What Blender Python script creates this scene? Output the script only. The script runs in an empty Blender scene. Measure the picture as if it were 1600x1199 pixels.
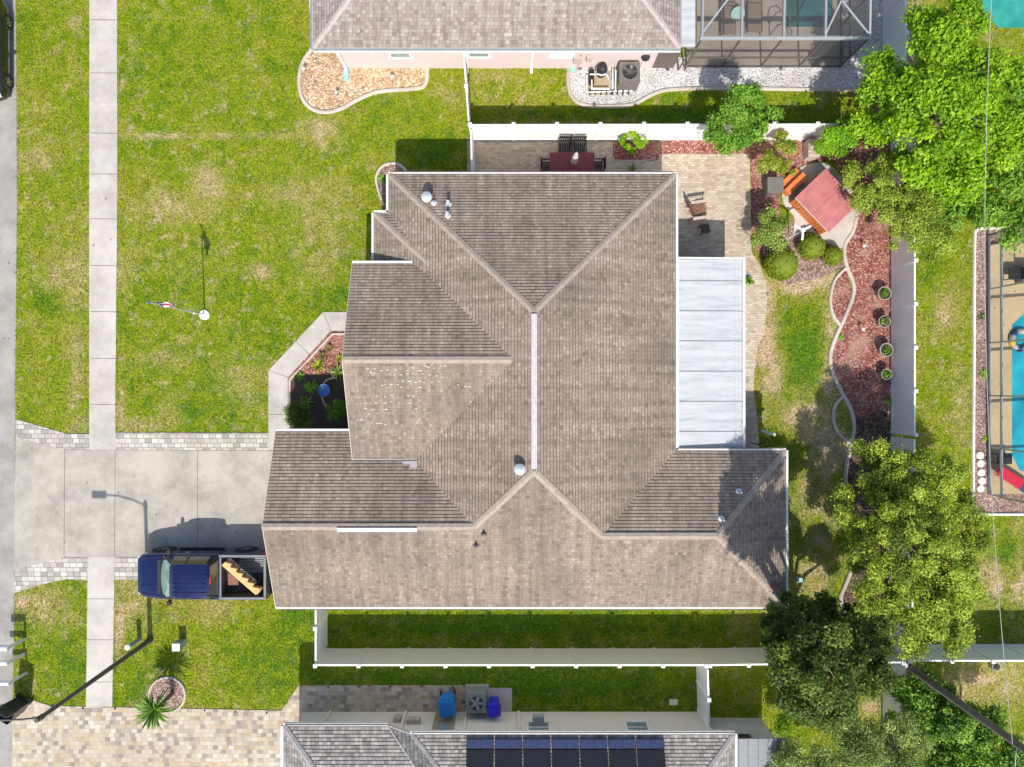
import bpy, math, random
import numpy as np
from mathutils import Vector, Matrix
random.seed(7); RNG = np.random.default_rng(7)
S = bpy.context.scene; COL = S.collection
R = math.radians
# ---------------------------------------------------------------- camera, sky, sun, exposure
CAM_H, FPX = 31.0, 1060.0
cd = bpy.data.cameras.new('Camera'); cam = bpy.data.objects.new('Camera', cd); COL.objects.link(cam)
cam.location = (0, 0, CAM_H); cd.sensor_width = 36; cd.lens = 36*FPX/1600; cd.clip_end = 2000
S.camera = cam
w = bpy.data.worlds.new('World'); S.world = w; w.use_nodes = True
bgn = w.node_tree.nodes['Background']; sky = w.node_tree.nodes.new('ShaderNodeTexSky')
sky.sky_type = 'NISHITA'; sky.sun_disc = False; sky.sun_elevation = R(49.5); sky.sun_rotation = R(178)
sky.altitude = 0; sky.dust_density = 1.5
w.node_tree.links.new(sky.outputs[0], bgn.inputs[0]); bgn.inputs[1].default_value = 0.15
sd = bpy.data.lights.new('Sun', 'SUN'); sun = bpy.data.objects.new('Sun', sd); COL.objects.link(sun)
sd.energy = 4.2; sd.angle = R(0.5); sd.color = (1, .95, .87)
ce, se = math.cos(R(49.5)), math.sin(R(49.5))
sun.rotation_euler = Vector((-0.035*ce, ce, -se)).to_track_quat('-Z', 'Y').to_euler()
S.view_settings.view_transform = 'Standard'; S.view_settings.look = 'None'
S.view_settings.exposure = 0.33; S.view_settings.gamma = 1
S.render.engine = 'CYCLES'
S.cycles.transparent_max_bounces = 16

# ---------------------------------------------------------------- coordinates
def W(px, py, z=0.0):
    k = (CAM_H - z)/FPX
    return ((px-800)*k, (599.5-py)*k, z)
def P2(pts, z=0.0): return [W(a, b, z)[:2] for a, b in pts]
EU = 0.02665
def U(x, y): return (x*EU, -y*EU)

# ---------------------------------------------------------------- material helpers
class N:
    def __init__(s, name):
        s.m = bpy.data.materials.new(name); s.m.use_nodes = True; s.t = s.m.node_tree
        s.b = s.t.nodes['Principled BSDF']; s.out = s.t.nodes['Material Output']
    def n(s, typ, ins=None, **kw):
        nd = s.t.nodes.new(typ)
        for k, v in kw.items(): setattr(nd, k, v)
        for k, v in (ins or {}).items(): s.set(nd.inputs[k], v)
        return nd
    def set(s, sock, v):
        if isinstance(v, bpy.types.NodeSocket): s.t.links.new(v, sock)
        elif isinstance(v, (tuple, list)) and len(v) == 3 and sock.type == 'RGBA': sock.default_value = (*v, 1)
        else: sock.default_value = v
    def math(s, op, a, b=0.0, c=0.0):
        nd = s.n('ShaderNodeMath', operation=op); s.set(nd.inputs[0], a); s.set(nd.inputs[1], b)
        if op in ('MULTIPLY_ADD',): s.set(nd.inputs[2], c)
        return nd.outputs[0]
    def noise(s, vec, scale, detail=4, rough=.6):
        nd = s.n('ShaderNodeTexNoise', {'Scale': scale, 'Detail': detail, 'Roughness': rough})
        if vec is not None: s.set(nd.inputs['Vector'], vec)
        return nd.outputs['Fac']
    def ramp(s, fac, stops, interp='LINEAR'):
        nd = s.n('ShaderNodeValToRGB'); cr = nd.color_ramp; cr.interpolation = interp
        while len(cr.elements) < len(stops): cr.elements.new(.5)
        for e, (p, c) in zip(cr.elements, stops): e.position = p; e.color = (*c, 1)
        s.set(nd.inputs[0], fac); return nd.outputs[0]
    def mix(s, f, a, b, mode='MIX'):
        nd = s.n('ShaderNodeMix', data_type='RGBA', blend_type=mode)
        s.set(nd.inputs[0], f); s.set(nd.inputs[6], a); s.set(nd.inputs[7], b); return nd.outputs[2]
    def obj(s): return s.n('ShaderNodeTexCoord').outputs['Object']
    def geo(s): return s.n('ShaderNodeNewGeometry').outputs['Position']
    def uv(s): return s.n('ShaderNodeTexCoord').outputs['UV']
    def bump(s, h, strength=.5, dist=.01):
        nd = s.n('ShaderNodeBump', {'Strength': strength, 'Distance': dist, 'Height': h}); s.set(s.b.inputs['Normal'], nd.outputs[0])
    def cells(s, vec, cw, ch, gap, off=.5, rnd=False):
        """running-bond cells: returns (random value per cell, gap mask, v fraction)"""
        sp = s.n('ShaderNodeSeparateXYZ', {0: vec})
        v = s.math('DIVIDE', sp.outputs[1], ch); row = s.math('FLOOR', v)
        if rnd: o = s.n('ShaderNodeTexWhiteNoise', {'W': row}, noise_dimensions='1D').outputs[0]
        else: o = s.math('MULTIPLY', row, off)
        u = s.math('ADD', s.math('DIVIDE', sp.outputs[0], cw), o); colm = s.math('FLOOR', u)
        cv = s.n('ShaderNodeCombineXYZ', {0: colm, 1: row}).outputs[0]
        rv = s.n('ShaderNodeTexWhiteNoise', {'Vector': cv}, noise_dimensions='2D').outputs[0]
        fu = s.math('FRACT', u); fv = s.math('FRACT', v)
        g1 = s.math('LESS_THAN', fu, gap/cw); g2 = s.math('LESS_THAN', fv, gap/ch)
        return rv, s.math('MAXIMUM', g1, g2), fv
    def fin(s, col=None, rough=.6, metal=0, **kw):
        if col is not None: s.set(s.b.inputs['Base Color'], col)
        s.set(s.b.inputs['Roughness'], rough); s.b.inputs['Metallic'].default_value = metal
        for k, v in kw.items(): s.set(s.b.inputs[k], v)
        return s.m
def simple(name, c, rough=.5, metal=0, var=.12, sc=6, **kw):
    s = N(name); f = s.noise(s.obj(), sc, 5)
    lo = tuple(x*(1-var) for x in c); hi = tuple(min(1, x*(1+var)) for x in c)
    return s.fin(s.ramp(f, [(.3, lo), (.7, hi)]), rough, metal, **kw)
def shingle(name, stops, seam, stain=(.10, .085, .07), st=.35):
    s = N(name); uv = s.uv(); rv, g, fv = s.cells(uv, .165, .138, .018, rnd=True)
    gp = s.geo()
    c = s.ramp(rv, stops)
    n1 = s.noise(gp, .35, 4); c = s.mix(s.math('MULTIPLY', s.ramp(n1, [(.42, (0, 0, 0)), (.68, (1, 1, 1))]), st), c, stain)
    n2 = s.noise(gp, 45, 3); c = s.mix(.55, c, s.ramp(n2, [(.3, (.55, .55, .55)), (.72, (1.35, 1.35, 1.35))]), 'MULTIPLY')
    # streaks running down the slope
    mp = s.n('ShaderNodeMapping', {'Vector': uv, 'Scale': (2.2, .12, 1)}).outputs[0]
    n3 = s.noise(mp, 1.6, 4); c = s.mix(.75, c, s.ramp(n3, [(.35, (.66, .64, .61)), (.62, (1.12, 1.12, 1.12))]), 'MULTIPLY')
    c = s.mix(s.math('MULTIPLY', g, .6), c, seam)
    h = s.math('MINIMUM', s.math('DIVIDE', fv, .24), s.math('DIVIDE', s.math('SUBTRACT', 1.0, fv), .76)); s.bump(s.math('ADD', h, s.math('MULTIPLY', n2, .15)), 1.0, .026)
    return s.fin(c, .95)
def concrete(name, c, c2, joint=None):
    s = N(name); g = s.geo()
    n = s.noise(g, .7, 6, .65); n2 = s.noise(g, 14, 5, .7)
    col = s.ramp(n, [(.32, c2), (.6, c)]); col = s.mix(.35, col, s.ramp(n2, [(.3, (.75, .74, .72)), (.7, (1.15, 1.15, 1.15))]), 'MULTIPLY')
    n6 = s.noise(g, .28, 7, .75); col = s.mix(.8, col, s.ramp(n6, [(.38, (.80, .78, .75)), (.5, (1, 1, 1)), (.62, (1.08, 1.07, 1.06))]), 'MULTIPLY')
    vo = s.n('ShaderNodeTexVoronoi', {'Vector': g, 'Scale': 1.1}).outputs['Distance']; col = s.mix(s.ramp(vo, [(.045, (.65, .65, .65)), (.075, (0, 0, 0))]), col, tuple(x*.35 for x in c2))
    n4 = s.noise(g, 2.3, 3, .5); col = s.mix(s.ramp(n4, [(.68, (0, 0, 0)), (.8, (.35, .35, .35))]), col, tuple(x*.5 for x in c2))
    s.bump(n2, .25, .01); return s.fin(col, .85)
def pavers(name, cw, ch, stops, gapc, rnd=False, gap=.012, var=None):
    s = N(name); g = s.geo(); rv, gm, _ = s.cells(g, cw, ch, gap, rnd=rnd)
    c = s.ramp(rv, stops); n = s.noise(g, 25, 4)
    c = s.mix(.5, c, s.ramp(n, [(.3, (.72, .7, .68)), (.7, (1.2, 1.2, 1.2))]), 'MULTIPLY')
    n2 = s.noise(g, .5, 4); c = s.mix(.6, c, s.ramp(n2, [(.35, (.78, .76, .74)), (.65, (1.1, 1.1, 1.1))]), 'MULTIPLY')
    c = s.mix(gm, c, gapc); s.bump(s.math('SUBTRACT', 1, gm), .4, .01); return s.fin(c, .85)
def pebbles(name, stops, scale, dark=.35, bd=.03, fade=None):
    s = N(name); g = s.geo()
    v = s.n('ShaderNodeTexVoronoi', {'Vector': g, 'Scale': scale}); rc = s.n('ShaderNodeSeparateColor', {0: v.outputs['Color']}).outputs[0]
    c = s.ramp(rc, stops); d = v.outputs['Distance']
    c = s.mix(s.ramp(d, [(.35, (0, 0, 0)), (.75, (dark, dark, dark))]), c, (.03, .02, .015))
    n = s.noise(g, .9, 5); c = s.mix(.6, c, s.ramp(n, [(.35, (.65, .6, .58)), (.65, (1.15, 1.15, 1.15))]), 'MULTIPLY')
    if fade: c = s.mix(s.ramp(s.noise(g, .8, 6, .7), [(.5, (0, 0, 0)), (.66, (.7, .7, .7))]), c, fade)
    s.bump(s.math('SUBTRACT', 1, d), 1.0, bd); return s.fin(c, .9)
def attrmat(name, rough=.7, transl=0., spec=.3, bumpy=0):
    s = N(name); a = s.n('ShaderNodeAttribute', attribute_name='col').outputs[0]
    c = a
    if bumpy:
        g = s.geo(); n = s.noise(g, 9, 7, .8); n2 = s.noise(g, 3.2, 5, .65); n5 = s.noise(g, 6.5, 6, .75)
        c = s.mix(s.ramp(n5, [(.56, (0, 0, 0)), (.66, (.5, .5, .5))]), c, (.40, .33, .15))
        c = s.mix(.95, c, s.ramp(n, [(.36, (.30, .36, .28)), (.5, (.9, .92, .9)), (.64, (1.6, 1.5, 1.7))]), 'MULTIPLY')
        c = s.mix(.6, c, s.ramp(n2, [(.34, (.72, .78, .7)), (.66, (1.25, 1.2, 1.25))]), 'MULTIPLY'); s.bump(n, .9, .06)
    s.fin(c, rough); s.b.inputs['Specular IOR Level'].default_value = spec
    if transl:
        tr = s.n('ShaderNodeBsdfTranslucent', {'Color': c}); mx = s.n('ShaderNodeMixShader', {0: transl, 1: s.b.outputs[0], 2: tr.outputs[0]})
        s.t.links.new(mx.outputs[0], s.out.inputs[0])
    return s.m
def glass(name, c, rough=.05):
    return N(name).fin(c, rough, 0, **{'Specular IOR Level': .9, 'Coat Weight': .6})
def screen(name, c, a):
    s = N(name); t = s.n('ShaderNodeBsdfTransparent'); mx = s.n('ShaderNodeMixShader', {0: a, 1: t.outputs[0], 2: s.b.outputs[0]})
    s.t.links.new(mx.outputs[0], s.out.inputs[0]); return s.fin(c, .8)

M = {}
M['shingle'] = shingle('roof_shingle', [(0, (.215, .165, .125)), (.15, (.285, .223, .172)), (.6, (.322, .254, .198)), (.9, (.348, .277, .22)), (1, (.41, .335, .27))], (.13, .10, .075), st=.42)
M['ridge'] = simple('ridge_cap_shingle', (.345, .28, .225), .95, var=.2, sc=5)
M['shingle_n'] = shingle('pale_roof_shingle', [(0, (.265, .215, .185)), (.3, (.34, .285, .25)), (.8, (.385, .33, .29)), (1, (.46, .405, .36))], (.12, .10, .095), st=.1)
M['shingle_s'] = shingle('grey_roof_shingle', [(0, (.21, .19, .17)), (.3, (.31, .285, .26)), (.7, (.38, .35, .315)), (1, (.48, .445, .40))], (.07, .065, .06), st=.15)
M['ridge_n'] = simple('pale_ridge_shingle', (.40, .345, .315), .95, var=.15); M['ridge_s'] = simple('grey_ridge_shingle', (.34, .32, .30), .95, var=.25)
M['white'] = simple('white_vinyl', (.86, .85, .82), .4, var=.03)
M['gutter'] = simple('white_gutter', (.66, .65, .62), .5, var=.12)
M['ventgrey'] = simple('weathered_ridge_vent', (.50, .48, .47), .6, var=.15)
M['fascia'] = simple('pale_fascia_board', (.52, .48, .43), .6, var=.08)
M['tab'] = simple('worn_shingle_tab', (.50, .46, .41), .9, var=.3, sc=3)
M['wall'] = simple('beige_stucco', (.55, .48, .38), .9, var=.06, sc=20)
M['wall_pink'] = simple('pale_pink_stucco', (.60, .49, .475), .9, var=.05, sc=12)
M['wall_cream'] = simple('cream_stucco', (.74, .68, .58), .9, var=.05, sc=12)
M['conc'] = concrete('driveway_concrete', (.45, .41, .35), (.30, .275, .235))
M['walk'] = concrete('sidewalk_concrete', (.52, .48, .435), (.41, .38, .345))
M['joint'] = simple('concrete_joint', (.14, .12, .10), .9)
M['asphalt'] = concrete('road_asphalt', (.36, .34, .31), (.25, .23, .21))
M['pav_grey'] = pavers('grey_cream_pavers', .30, .21, [(0, (.30, .28, .25)), (.35, (.41, .385, .335)), (.7, (.51, .475, .41)), (1, (.60, .57, .50))], (.16, .14, .12), True, .02)
M['pav_tan'] = pavers('multi_tan_pavers', .24, .19, [(0, (.27, .22, .18)), (.15, (.36, .31, .26)), (.35, (.50, .42, .30)), (.5, (.44, .33, .20)), (.62, (.54, .48, .385)), (.8, (.48, .40, .29)), (1, (.60, .55, .46))], (.34, .29, .23), True, .012)
M['pav_patio'] = pavers('tan_brick_pavers', .22, .11, [(0, (.40, .31, .225)), (.4, (.48, .395, .30)), (.75, (.545, .455, .35)), (1, (.60, .525, .425))], (.32, .25, .18), False, .014)
M['mulch'] = pebbles('red_mulch', [(0, (.14, .04, .03)), (.4, (.30, .085, .065)), (.75, (.42, .17, .135)), (1, (.62, .40, .33))], 17, .4, fade=(.42, .27, .20))
M['mulch_brown'] = pebbles('brown_leaf_mulch', [(0, (.05, .03, .02)), (.5, (.13, .08, .055)), (.85, (.22, .14, .10)), (1, (.36, .24, .17))], 12, .5)
M['mulch_pink'] = pebbles('faded_mulch', [(0, (.18, .10, .08)), (.5, (.34, .22, .18)), (1, (.55, .42, .36))], 14, .5)
M['orange_gravel'] = pebbles('orange_gravel', [(0, (.42, .25, .12)), (.4, (.64, .42, .24)), (.8, (.75, .56, .37)), (1, (.85, .74, .58))], 13, .45)
M['white_gravel'] = pebbles('white_gravel', [(0, (.42, .40, .39)), (.3, (.70, .68, .66)), (1, (.85, .83, .81))], 19, .5)
M['curb'] = concrete('curb_concrete', (.58, .51, .44), (.44, .38, .32))
M['curb_w'] = concrete('white_curb_concrete', (.78, .74, .68), (.62, .58, .52))
M['soil'] = simple('soil_and_bed_shade', (.07, .05, .035), .95, var=.3, sc=30)  # soil in the pots, and the painted shade on the entry bed
def streaky():
    s = N('white_roof_panel'); g = s.geo(); mp = s.n('ShaderNodeMapping', {'Vector': g, 'Scale': (.35, 2.4, 1)}).outputs[0]
    n = s.noise(mp, 1.5, 6, .7); n2 = s.noise(g, .9, 4)
    c = s.ramp(n, [(.34, (.36, .375, .39)), (.48, (.46, .47, .475)), (.62, (.53, .53, .525))]); c = s.mix(s.ramp(n2, [(.5, (0, 0, 0)), (.75, (.5, .5, .5))]), c, (.40, .405, .39)); return s.fin(c, .45)
M['alu_white'] = streaky()
M['alu_dark'] = simple('bronze_aluminium', (.12, .095, .08), .45, var=.1)
M['alu_grey'] = simple('grey_aluminium', (.48, .50, .50), .4, .3, var=.08)
M['blue'] = simple('blue_car_paint', (.004, .011, .075), .16, .4, var=.05, **{'Coat Weight': 1.0, 'Coat Roughness': .05})
M['black'] = simple('black_plastic', (.02, .02, .022), .5)
M['carblack'] = simple('black_car_paint', (.012, .014, .022), .2, .2, **{'Coat Weight': 1.0})
M['tyre'] = simple('tyre_rubber', (.02, .02, .02), .8)
M['rim'] = simple('alloy_rim', (.45, .45, .46), .3, .8)
M['glass_w'] = glass('windscreen_glass', (.16, .30, .25)); M['glass_d'] = glass('tinted_glass', (.10, .095, .08))
M['pane'] = glass('window_pane', (.22, .29, .31))
M['red_l'] = simple('red_lamp_lens', (.65, .03, .02), .2); M['clear_l'] = simple('clear_lamp_lens', (.7, .7, .7), .15)
M['chrome'] = simple('chrome', (.6, .6, .6), .15, 1)
M['bedgrey'] = simple('bed_rail_grey', (.19, .20, .21), .5)
M['bedliner'] = simple('bed_liner', (.05, .05, .055), .7)
M['bedfloor'] = simple('ribbed_bed_floor', (.30, .30, .31), .55)
M['lumber'] = simple('orange_lumber', (.74, .43, .17), .7, var=.15, sc=9)
M['tubred'] = simple('faded_red_vinyl_cover', (.46, .155, .15), .55, var=.2, sc=2)
M['cedar'] = simple('orange_cedar', (.62, .19, .05), .5, var=.2, sc=12)
M['tablered'] = simple('red_brown_table', (.23, .05, .045), .35, var=.12)
M['wicker'] = simple('black_wicker', (.018, .016, .015), .6)
M['wood'] = simple('weathered_brown_wood', (.22, .10, .06), .7, var=.25, sc=14)
M['woodgrey'] = simple('pale_brown_wood', (.46, .38, .32), .7, var=.2, sc=14)
M['pole'] = simple('dark_bronze_pole', (.10, .085, .07), .6, var=.2)
M['polewood'] = simple('weathered_pole_wood', (.17, .14, .115), .9, var=.3, sc=4)
M['bark'] = simple('tree_bark', (.18, .14, .11), .9, var=.3, sc=15)
M['binblue'] = simple('light_blue_plastic', (.01, .19, .52), .4, var=.06); M['bindark'] = simple('royal_blue_plastic', (.015, .02, .55), .4)
M['binblack'] = simple('black_bin_plastic', (.03, .032, .04), .35)
M['acgrey'] = simple('grey_green_metal', (.22, .25, .24), .5); M['acbrown'] = simple('grey_brown_metal', (.16, .145, .13), .5)
M['tan_pad'] = simple('tan_equipment_pad', (.40, .31, .20), .8)
M['solar_b'] = simple('sky_tinted_solar_glass', (.045, .065, .14), .3, var=.3, sc=9); M['solar_k'] = simple('black_solar_glass', (.018, .018, .022), .3, var=.2, sc=8)  # blue of the first row is sky reflection put into its colour
def water(name, a, b):
    s = N(name); g = s.geo(); n = s.noise(g, .5, 4); v = s.n('ShaderNodeTexVoronoi', {'Vector': g, 'Scale': 2.2}, feature='SMOOTH_F1').outputs['Distance']
    c = s.mix(s.ramp(n, [(.4, (0, 0, 0)), (.6, (1, 1, 1))]), a, b); c = s.mix(.35, c, s.ramp(v, [(.1, (.8, .8, .8)), (.6, (1.5, 1.5, 1.5))]), 'MULTIPLY')
    s.bump(s.noise(g, 5, 3), .25, .05); return s.fin(c, .05)
M['pool'] = simple('dark_teal_water', (.02, .13, .13), .05, var=.3, sc=1); M['pool_t'] = water('teal_green_water', (.02, .22, .18), (.05, .34, .27)); M['pool_b'] = water('turquoise_water', (.01, .28, .38), (.02, .42, .50))
M['deck'] = concrete('tan_pool_deck', (.58, .45, .26), (.50, .39, .22)); M['deck_n'] = concrete('brown_pool_deck', (.38, .32, .26), (.31, .26, .21))
M['screen'] = screen('insect_screen', (.12, .11, .10), .16)
M['teal'] = simple('pale_teal_plastic', (.30, .48, .45), .5); M['sling'] = simple('brown_sling_fabric', (.24, .18, .14), .8)
M['red'] = simple('red_fabric', (.62, .01, .05), .6); M['navy'] = simple('navy_fabric', (.03, .06, .2), .7)
M['leaf'] = attrmat('leaf', .55, .35, .35); M['grass'] = attrmat('grass_blades', .65, .3, .2); M['lawn'] = attrmat('lawn_ground', .9, 0, .15, 1)
M['shrubcore'] = simple('shrub_inner_foliage', (.14, .19, .012), .9, var=.4, sc=20)
M['birdblue'] = simple('blue_glazed_bowl', (.04, .14, .38), .15); M['grey'] = simple('grey_plastic', (.35, .36, .36), .6)
M['ped'] = simple('grey_green_pedestal', (.30, .38, .35), .5); M['terra'] = simple('stone_pot', (.30, .30, .24), .8)
M['usred'] = simple('flag_red', (.50, .02, .04), .7); M['usblue'] = simple('flag_blue', (.015, .02, .10), .7); M['uswhite'] = simple('flag_white', (.8, .8, .8), .7)
M['galv'] = simple('galvanised_vent', (.62, .64, .64), .35, .3); M['umb'] = simple('off_white_umbrella_cloth', (.62, .58, .54), .8)
M['stone'] = simple('pale_stone', (.75, .70, .62), .8, var=.15); M['tealclear'] = simple('teal_splash_block', (.30, .50, .46), .6)
M['wood_gate'] = simple('tan_wood_gate', (.34, .25, .16), .8, var=.2, sc=8); M['wire'] = simple('power_cable', (.42, .40, .37), .6)
M['yellow'] = simple('yellow_float', (.75, .50, .04), .5)

# ---------------------------------------------------------------- mesh helpers
ORG = {}
class MB:
    def __init__(s): s.v = []; s.f = []; s.mi = []; s.uv = []; s.hasuv = False; s.sm = []
    def add(s, vs, fs, mi=0, smooth=False, uvs=None):
        o = len(s.v); s.v += [tuple(map(float, v)) for v in vs]
        for i, f in enumerate(fs):
            s.f.append([o+a for a in f]); s.mi.append(mi); s.sm.append(smooth)
            if uvs: s.hasuv = True; s.uv.append(uvs[i])
            else: s.uv.append([(0, 0)]*len(f))
        return s
    def box(s, c, d, rz=0, mi=0, M4=None):
        x, y, z = d[0]/2, d[1]/2, d[2]/2; vs = [(a*x, b*y, e*z) for e in (-1, 1) for a, b in ((-1, -1), (1, -1), (1, 1), (-1, 1))]
        m = Matrix.Translation(c) @ (M4 if M4 else Matrix.Rotation(rz, 4, 'Z'))
        vs = [m @ Vector(v) for v in vs]
        return s.add(vs, [(3, 2, 1, 0), (4, 5, 6, 7), (0, 1, 5, 4), (1, 2, 6, 5), (2, 3, 7, 6), (3, 0, 4, 7)], mi)
    def bar(s, a, b, wd, ht, mi=0):
        a, b = Vector(a), Vector(b); d = b-a; L = d.length; q = d.to_track_quat('X', 'Z').to_matrix().to_4x4()
        return s.box((a+b)/2, (L, wd, ht), mi=mi, M4=q)
    def cyl(s, a, b, r0, r1=None, seg=12, mi=0, cap=True, smooth=True):
        if r1 is None: r1 = r0
        a, b = Vector(a), Vector(b); q = (b-a).to_track_quat('Z', 'Y'); vs = []
        for p, r in ((a, r0), (b, r1)):
            for i in range(seg): t = 2*math.pi*i/seg; vs.append(p + q @ Vector((r*math.cos(t), r*math.sin(t), 0)))
        s.add(vs, [(i, (i+1) % seg, seg+(i+1) % seg, seg+i) for i in range(seg)], mi, smooth)
        if cap:
            s.add(vs[:seg], [tuple(range(seg))[::-1]], mi); s.add(vs[seg:], [tuple(range(seg))], mi)
        return s
    def tube(s, pts, r, seg=6, mi=0, r1=None):
        n = len(pts)
        for i in range(n-1):
            ra = r if r1 is None else r+(r1-r)*i/(n-1); rb = r if r1 is None else r+(r1-r)*(i+1)/(n-1)
            s.cyl(pts[i], pts[i+1], ra, rb, seg, mi)
        return s
    def lathe(s, c, prof, seg=20, mi=0, smooth=True):
        vs = [(c[0]+r*math.cos(2*math.pi*i/seg), c[1]+r*math.sin(2*math.pi*i/seg), c[2]+z) for r, z in prof for i in range(seg)]
        fs = [(j*seg+i, j*seg+(i+1) % seg, (j+1)*seg+(i+1) % seg, (j+1)*seg+i) for j in range(len(prof)-1) for i in range(seg)]
        return s.add(vs, fs, mi, smooth)
    def prism(s, pts, z0, z1, mi=0, top=True, bottom=True):
        a = sum(pts[i][0]*pts[(i+1) % len(pts)][1]-pts[(i+1) % len(pts)][0]*pts[i][1] for i in range(len(pts)))
        if a < 0: pts = pts[::-1]
        n = len(pts); vs = [(x, y, z0) for x, y in pts]+[(x, y, z1) for x, y in pts]
        fs = [(i, (i+1) % n, n+(i+1) % n, n+i) for i in range(n)]
        if top: fs.append(tuple(range(n, 2*n)))
        if bottom: fs.append(tuple(range(n))[::-1])
        return s.add(vs, fs, mi)
    def loft(s, secs, mi=0, smooth=True, caps=True):
        n = len(secs[0]); vs = [p for sec in secs for p in sec]
        s.add(vs, [(j*n+i, j*n+(i+1) % n, (j+1)*n+(i+1) % n, (j+1)*n+i) for j in range(len(secs)-1) for i in range(n)], mi, smooth)
        if caps: s.add(secs[0], [tuple(range(n))[::-1]], mi); s.add(secs[-1], [tuple(range(n))], mi)
        return s
    def build(s, name, mat, parent=None, local=False, bevel=0, sharp=40):
        me = bpy.data.meshes.new(name); off = Vector((0, 0, 0)) if (local or parent is None) else ORG.get(parent.name, Vector((0, 0, 0)))
        me.from_pydata([tuple(Vector(v)-off) for v in s.v], [], s.f)
        mats = mat if isinstance(mat, (list, tuple)) else [mat]
        for m in mats: me.materials.append(m)
        me.polygons.foreach_set('material_index', s.mi); me.polygons.foreach_set('use_smooth', s.sm)
        if s.hasuv:
            l = me.uv_layers.new(name='UVMap'); l.data.foreach_set('uv', [c for f in s.uv for p in f for c in p])
        me.update()
        if any(s.sm):
            try: me.set_sharp_from_angle(angle=R(sharp))
            except Exception: pass
        o = bpy.data.objects.new(name, me); COL.objects.link(o)
        if parent: o.parent = parent; ORG[o.name] = off
        if bevel:
            b = o.modifiers.new('bevel', 'BEVEL'); b.width = bevel; b.segments = 2; b.limit_method = 'ANGLE'
        return o
def tag(o, label=None, cat=None, group=None, kind=None):
    if label: o['label'] = label
    if cat: o['category'] = cat
    if group: o['group'] = group
    if kind: o['kind'] = kind
    return o
def thing(name, loc, label, cat, group=None, rz=0):
    o = bpy.data.objects.new(name, None); o.empty_display_size = .2; COL.objects.link(o); o.location = loc; o.rotation_euler = (0, 0, rz)
    ORG[o.name] = Vector(loc); return tag(o, label, cat, group)
KIDS = {}
def dup(root, loc, rz=0, label=None, sc=None):
    r = root.copy(); COL.objects.link(r); r.location = loc; r.rotation_euler = (0, 0, rz)
    if sc: r.scale = (sc, sc, sc)
    if label: r['label'] = label
    for ch in [o for o in bpy.data.objects if o.parent == root]:
        c = ch.copy(); COL.objects.link(c); c.parent = r
        for g in [o for o in bpy.data.objects if o.parent == ch]:
            d = g.copy(); COL.objects.link(d); d.parent = c
    return r
def smooth_path(pts, n=6, closed=False):
    out = []; m = len(pts); rng = range(m if closed else m-1)
    g = (lambda i: pts[i % m]) if closed else (lambda i: pts[min(max(i, 0), m-1)])
    for i in rng:
        p0, p1, p2, p3 = [np.array(g(i+j), float) for j in (-1, 0, 1, 2)]
        for k in range(n):
            t = k/n; out.append(tuple(.5*((2*p1)+(-p0+p2)*t+(2*p0-5*p1+4*p2-p3)*t*t+(-p0+3*p1-3*p2+p3)*t**3)))
    if not closed: out.append(tuple(pts[-1]))
    return out
EXCL = []   # polygons (world) where no lawn grows
def sheet(name, pxs, mat, z=.03, smooth=False, grass=False):
    pts = P2(smooth_path(pxs, 5, True) if smooth else pxs)
    if not grass: EXCL.append(pts)
    o = MB().prism(pts, -.08, z).build(name, mat); return tag(o, kind='structure')
def curb(name, pxs, mat, wd=.14, h=.09, closed=False, sm=True):
    p = [np.array(q) for q in P2(smooth_path(pxs, 6, closed) if sm else pxs)]
    if closed: p.append(p[0])
    prof = [(-wd/2, -.05), (wd/2, -.05), (wd/2, h*.6), (wd*.25, h), (-wd*.25, h), (-wd/2, h*.6)]; secs = []
    for i in range(len(p)):
        d = p[min(i+1, len(p)-1)]-p[max(i-1, 0)]; d = d/np.linalg.norm(d); nx, ny = d[1], -d[0]
        secs.append([(p[i][0]+nx*a, p[i][1]+ny*a, b) for a, b in prof])
    for i in range(len(p)-1):
        q = [secs[i][0][:2], secs[i][1][:2], secs[i+1][1][:2], secs[i+1][0][:2]]; EXCL.append(q)
    o = MB().loft(secs).build(name, mat); return tag(o, kind='structure')

# ---------------------------------------------------------------- ground hardscape
sheet('road', [(-900, -700), (25, -700), (25, 0), (27, 300), (24, 600), (23, 900), (20, 1199), (20, 1900), (-900, 1900)], M['asphalt'], .012)
j = MB()
walkpoly = [(141, -300), (183, -300), (184, 300), (181, 600), (181, 703), (140, 703), (140, 300)]
sheet('sidewalk', walkpoly, M['walk'], .035)
sheet('sidewalk', [(138, 870), (180, 870), (176, 1104), (135, 1104)], M['walk'], .035)
for y in (31, 114, 208, 272, 342, 415, 487, 560, 632): j.bar(W(141, y, .037), W(184, y+.5, .037), .025, .004)
for y in (936, 1000, 1066): j.bar(W(136, y, .037), W(179, y, .037), .02, .004)
sheet('driveway', [(25, 683), (101, 703), (470, 704), (470, 871), (100, 871), (22, 891)], M['conc'], .03)
for x in (101, 180, 309): j.bar(W(x, 703, .032), W(x-1, 871, .032), .022, .004)
j.bar(W(101, 703, .032), W(426, 704.5, .032), .02, .004); j.bar(W(100, 871, .032), W(228, 871, .032), .02, .004)
sheet('paver_border', [(25, 655), (105, 678), (140, 678), (140, 703), (101, 703), (25, 683)], M['pav_grey'], .032)
sheet('paver_border', [(181, 676), (428, 677), (428, 704), (181, 703)], M['pav_grey'], .033)
sheet('paver_border', [(22, 891), (100, 871), (138, 870), (138, 906), (104, 905), (70, 912), (22, 927)], M['pav_grey'], .033)
sheet('paver_border', [(180, 871), (420, 871), (420, 906), (180, 906)], M['pav_grey'], .033)
sheet('neighbour_driveway', [(20, 1092), (48, 1093), (80, 1103), (440, 1110), (467, 1071), (467, 1108), (467, 1300), (20, 1300)], M['pav_tan'], .03)
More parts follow.
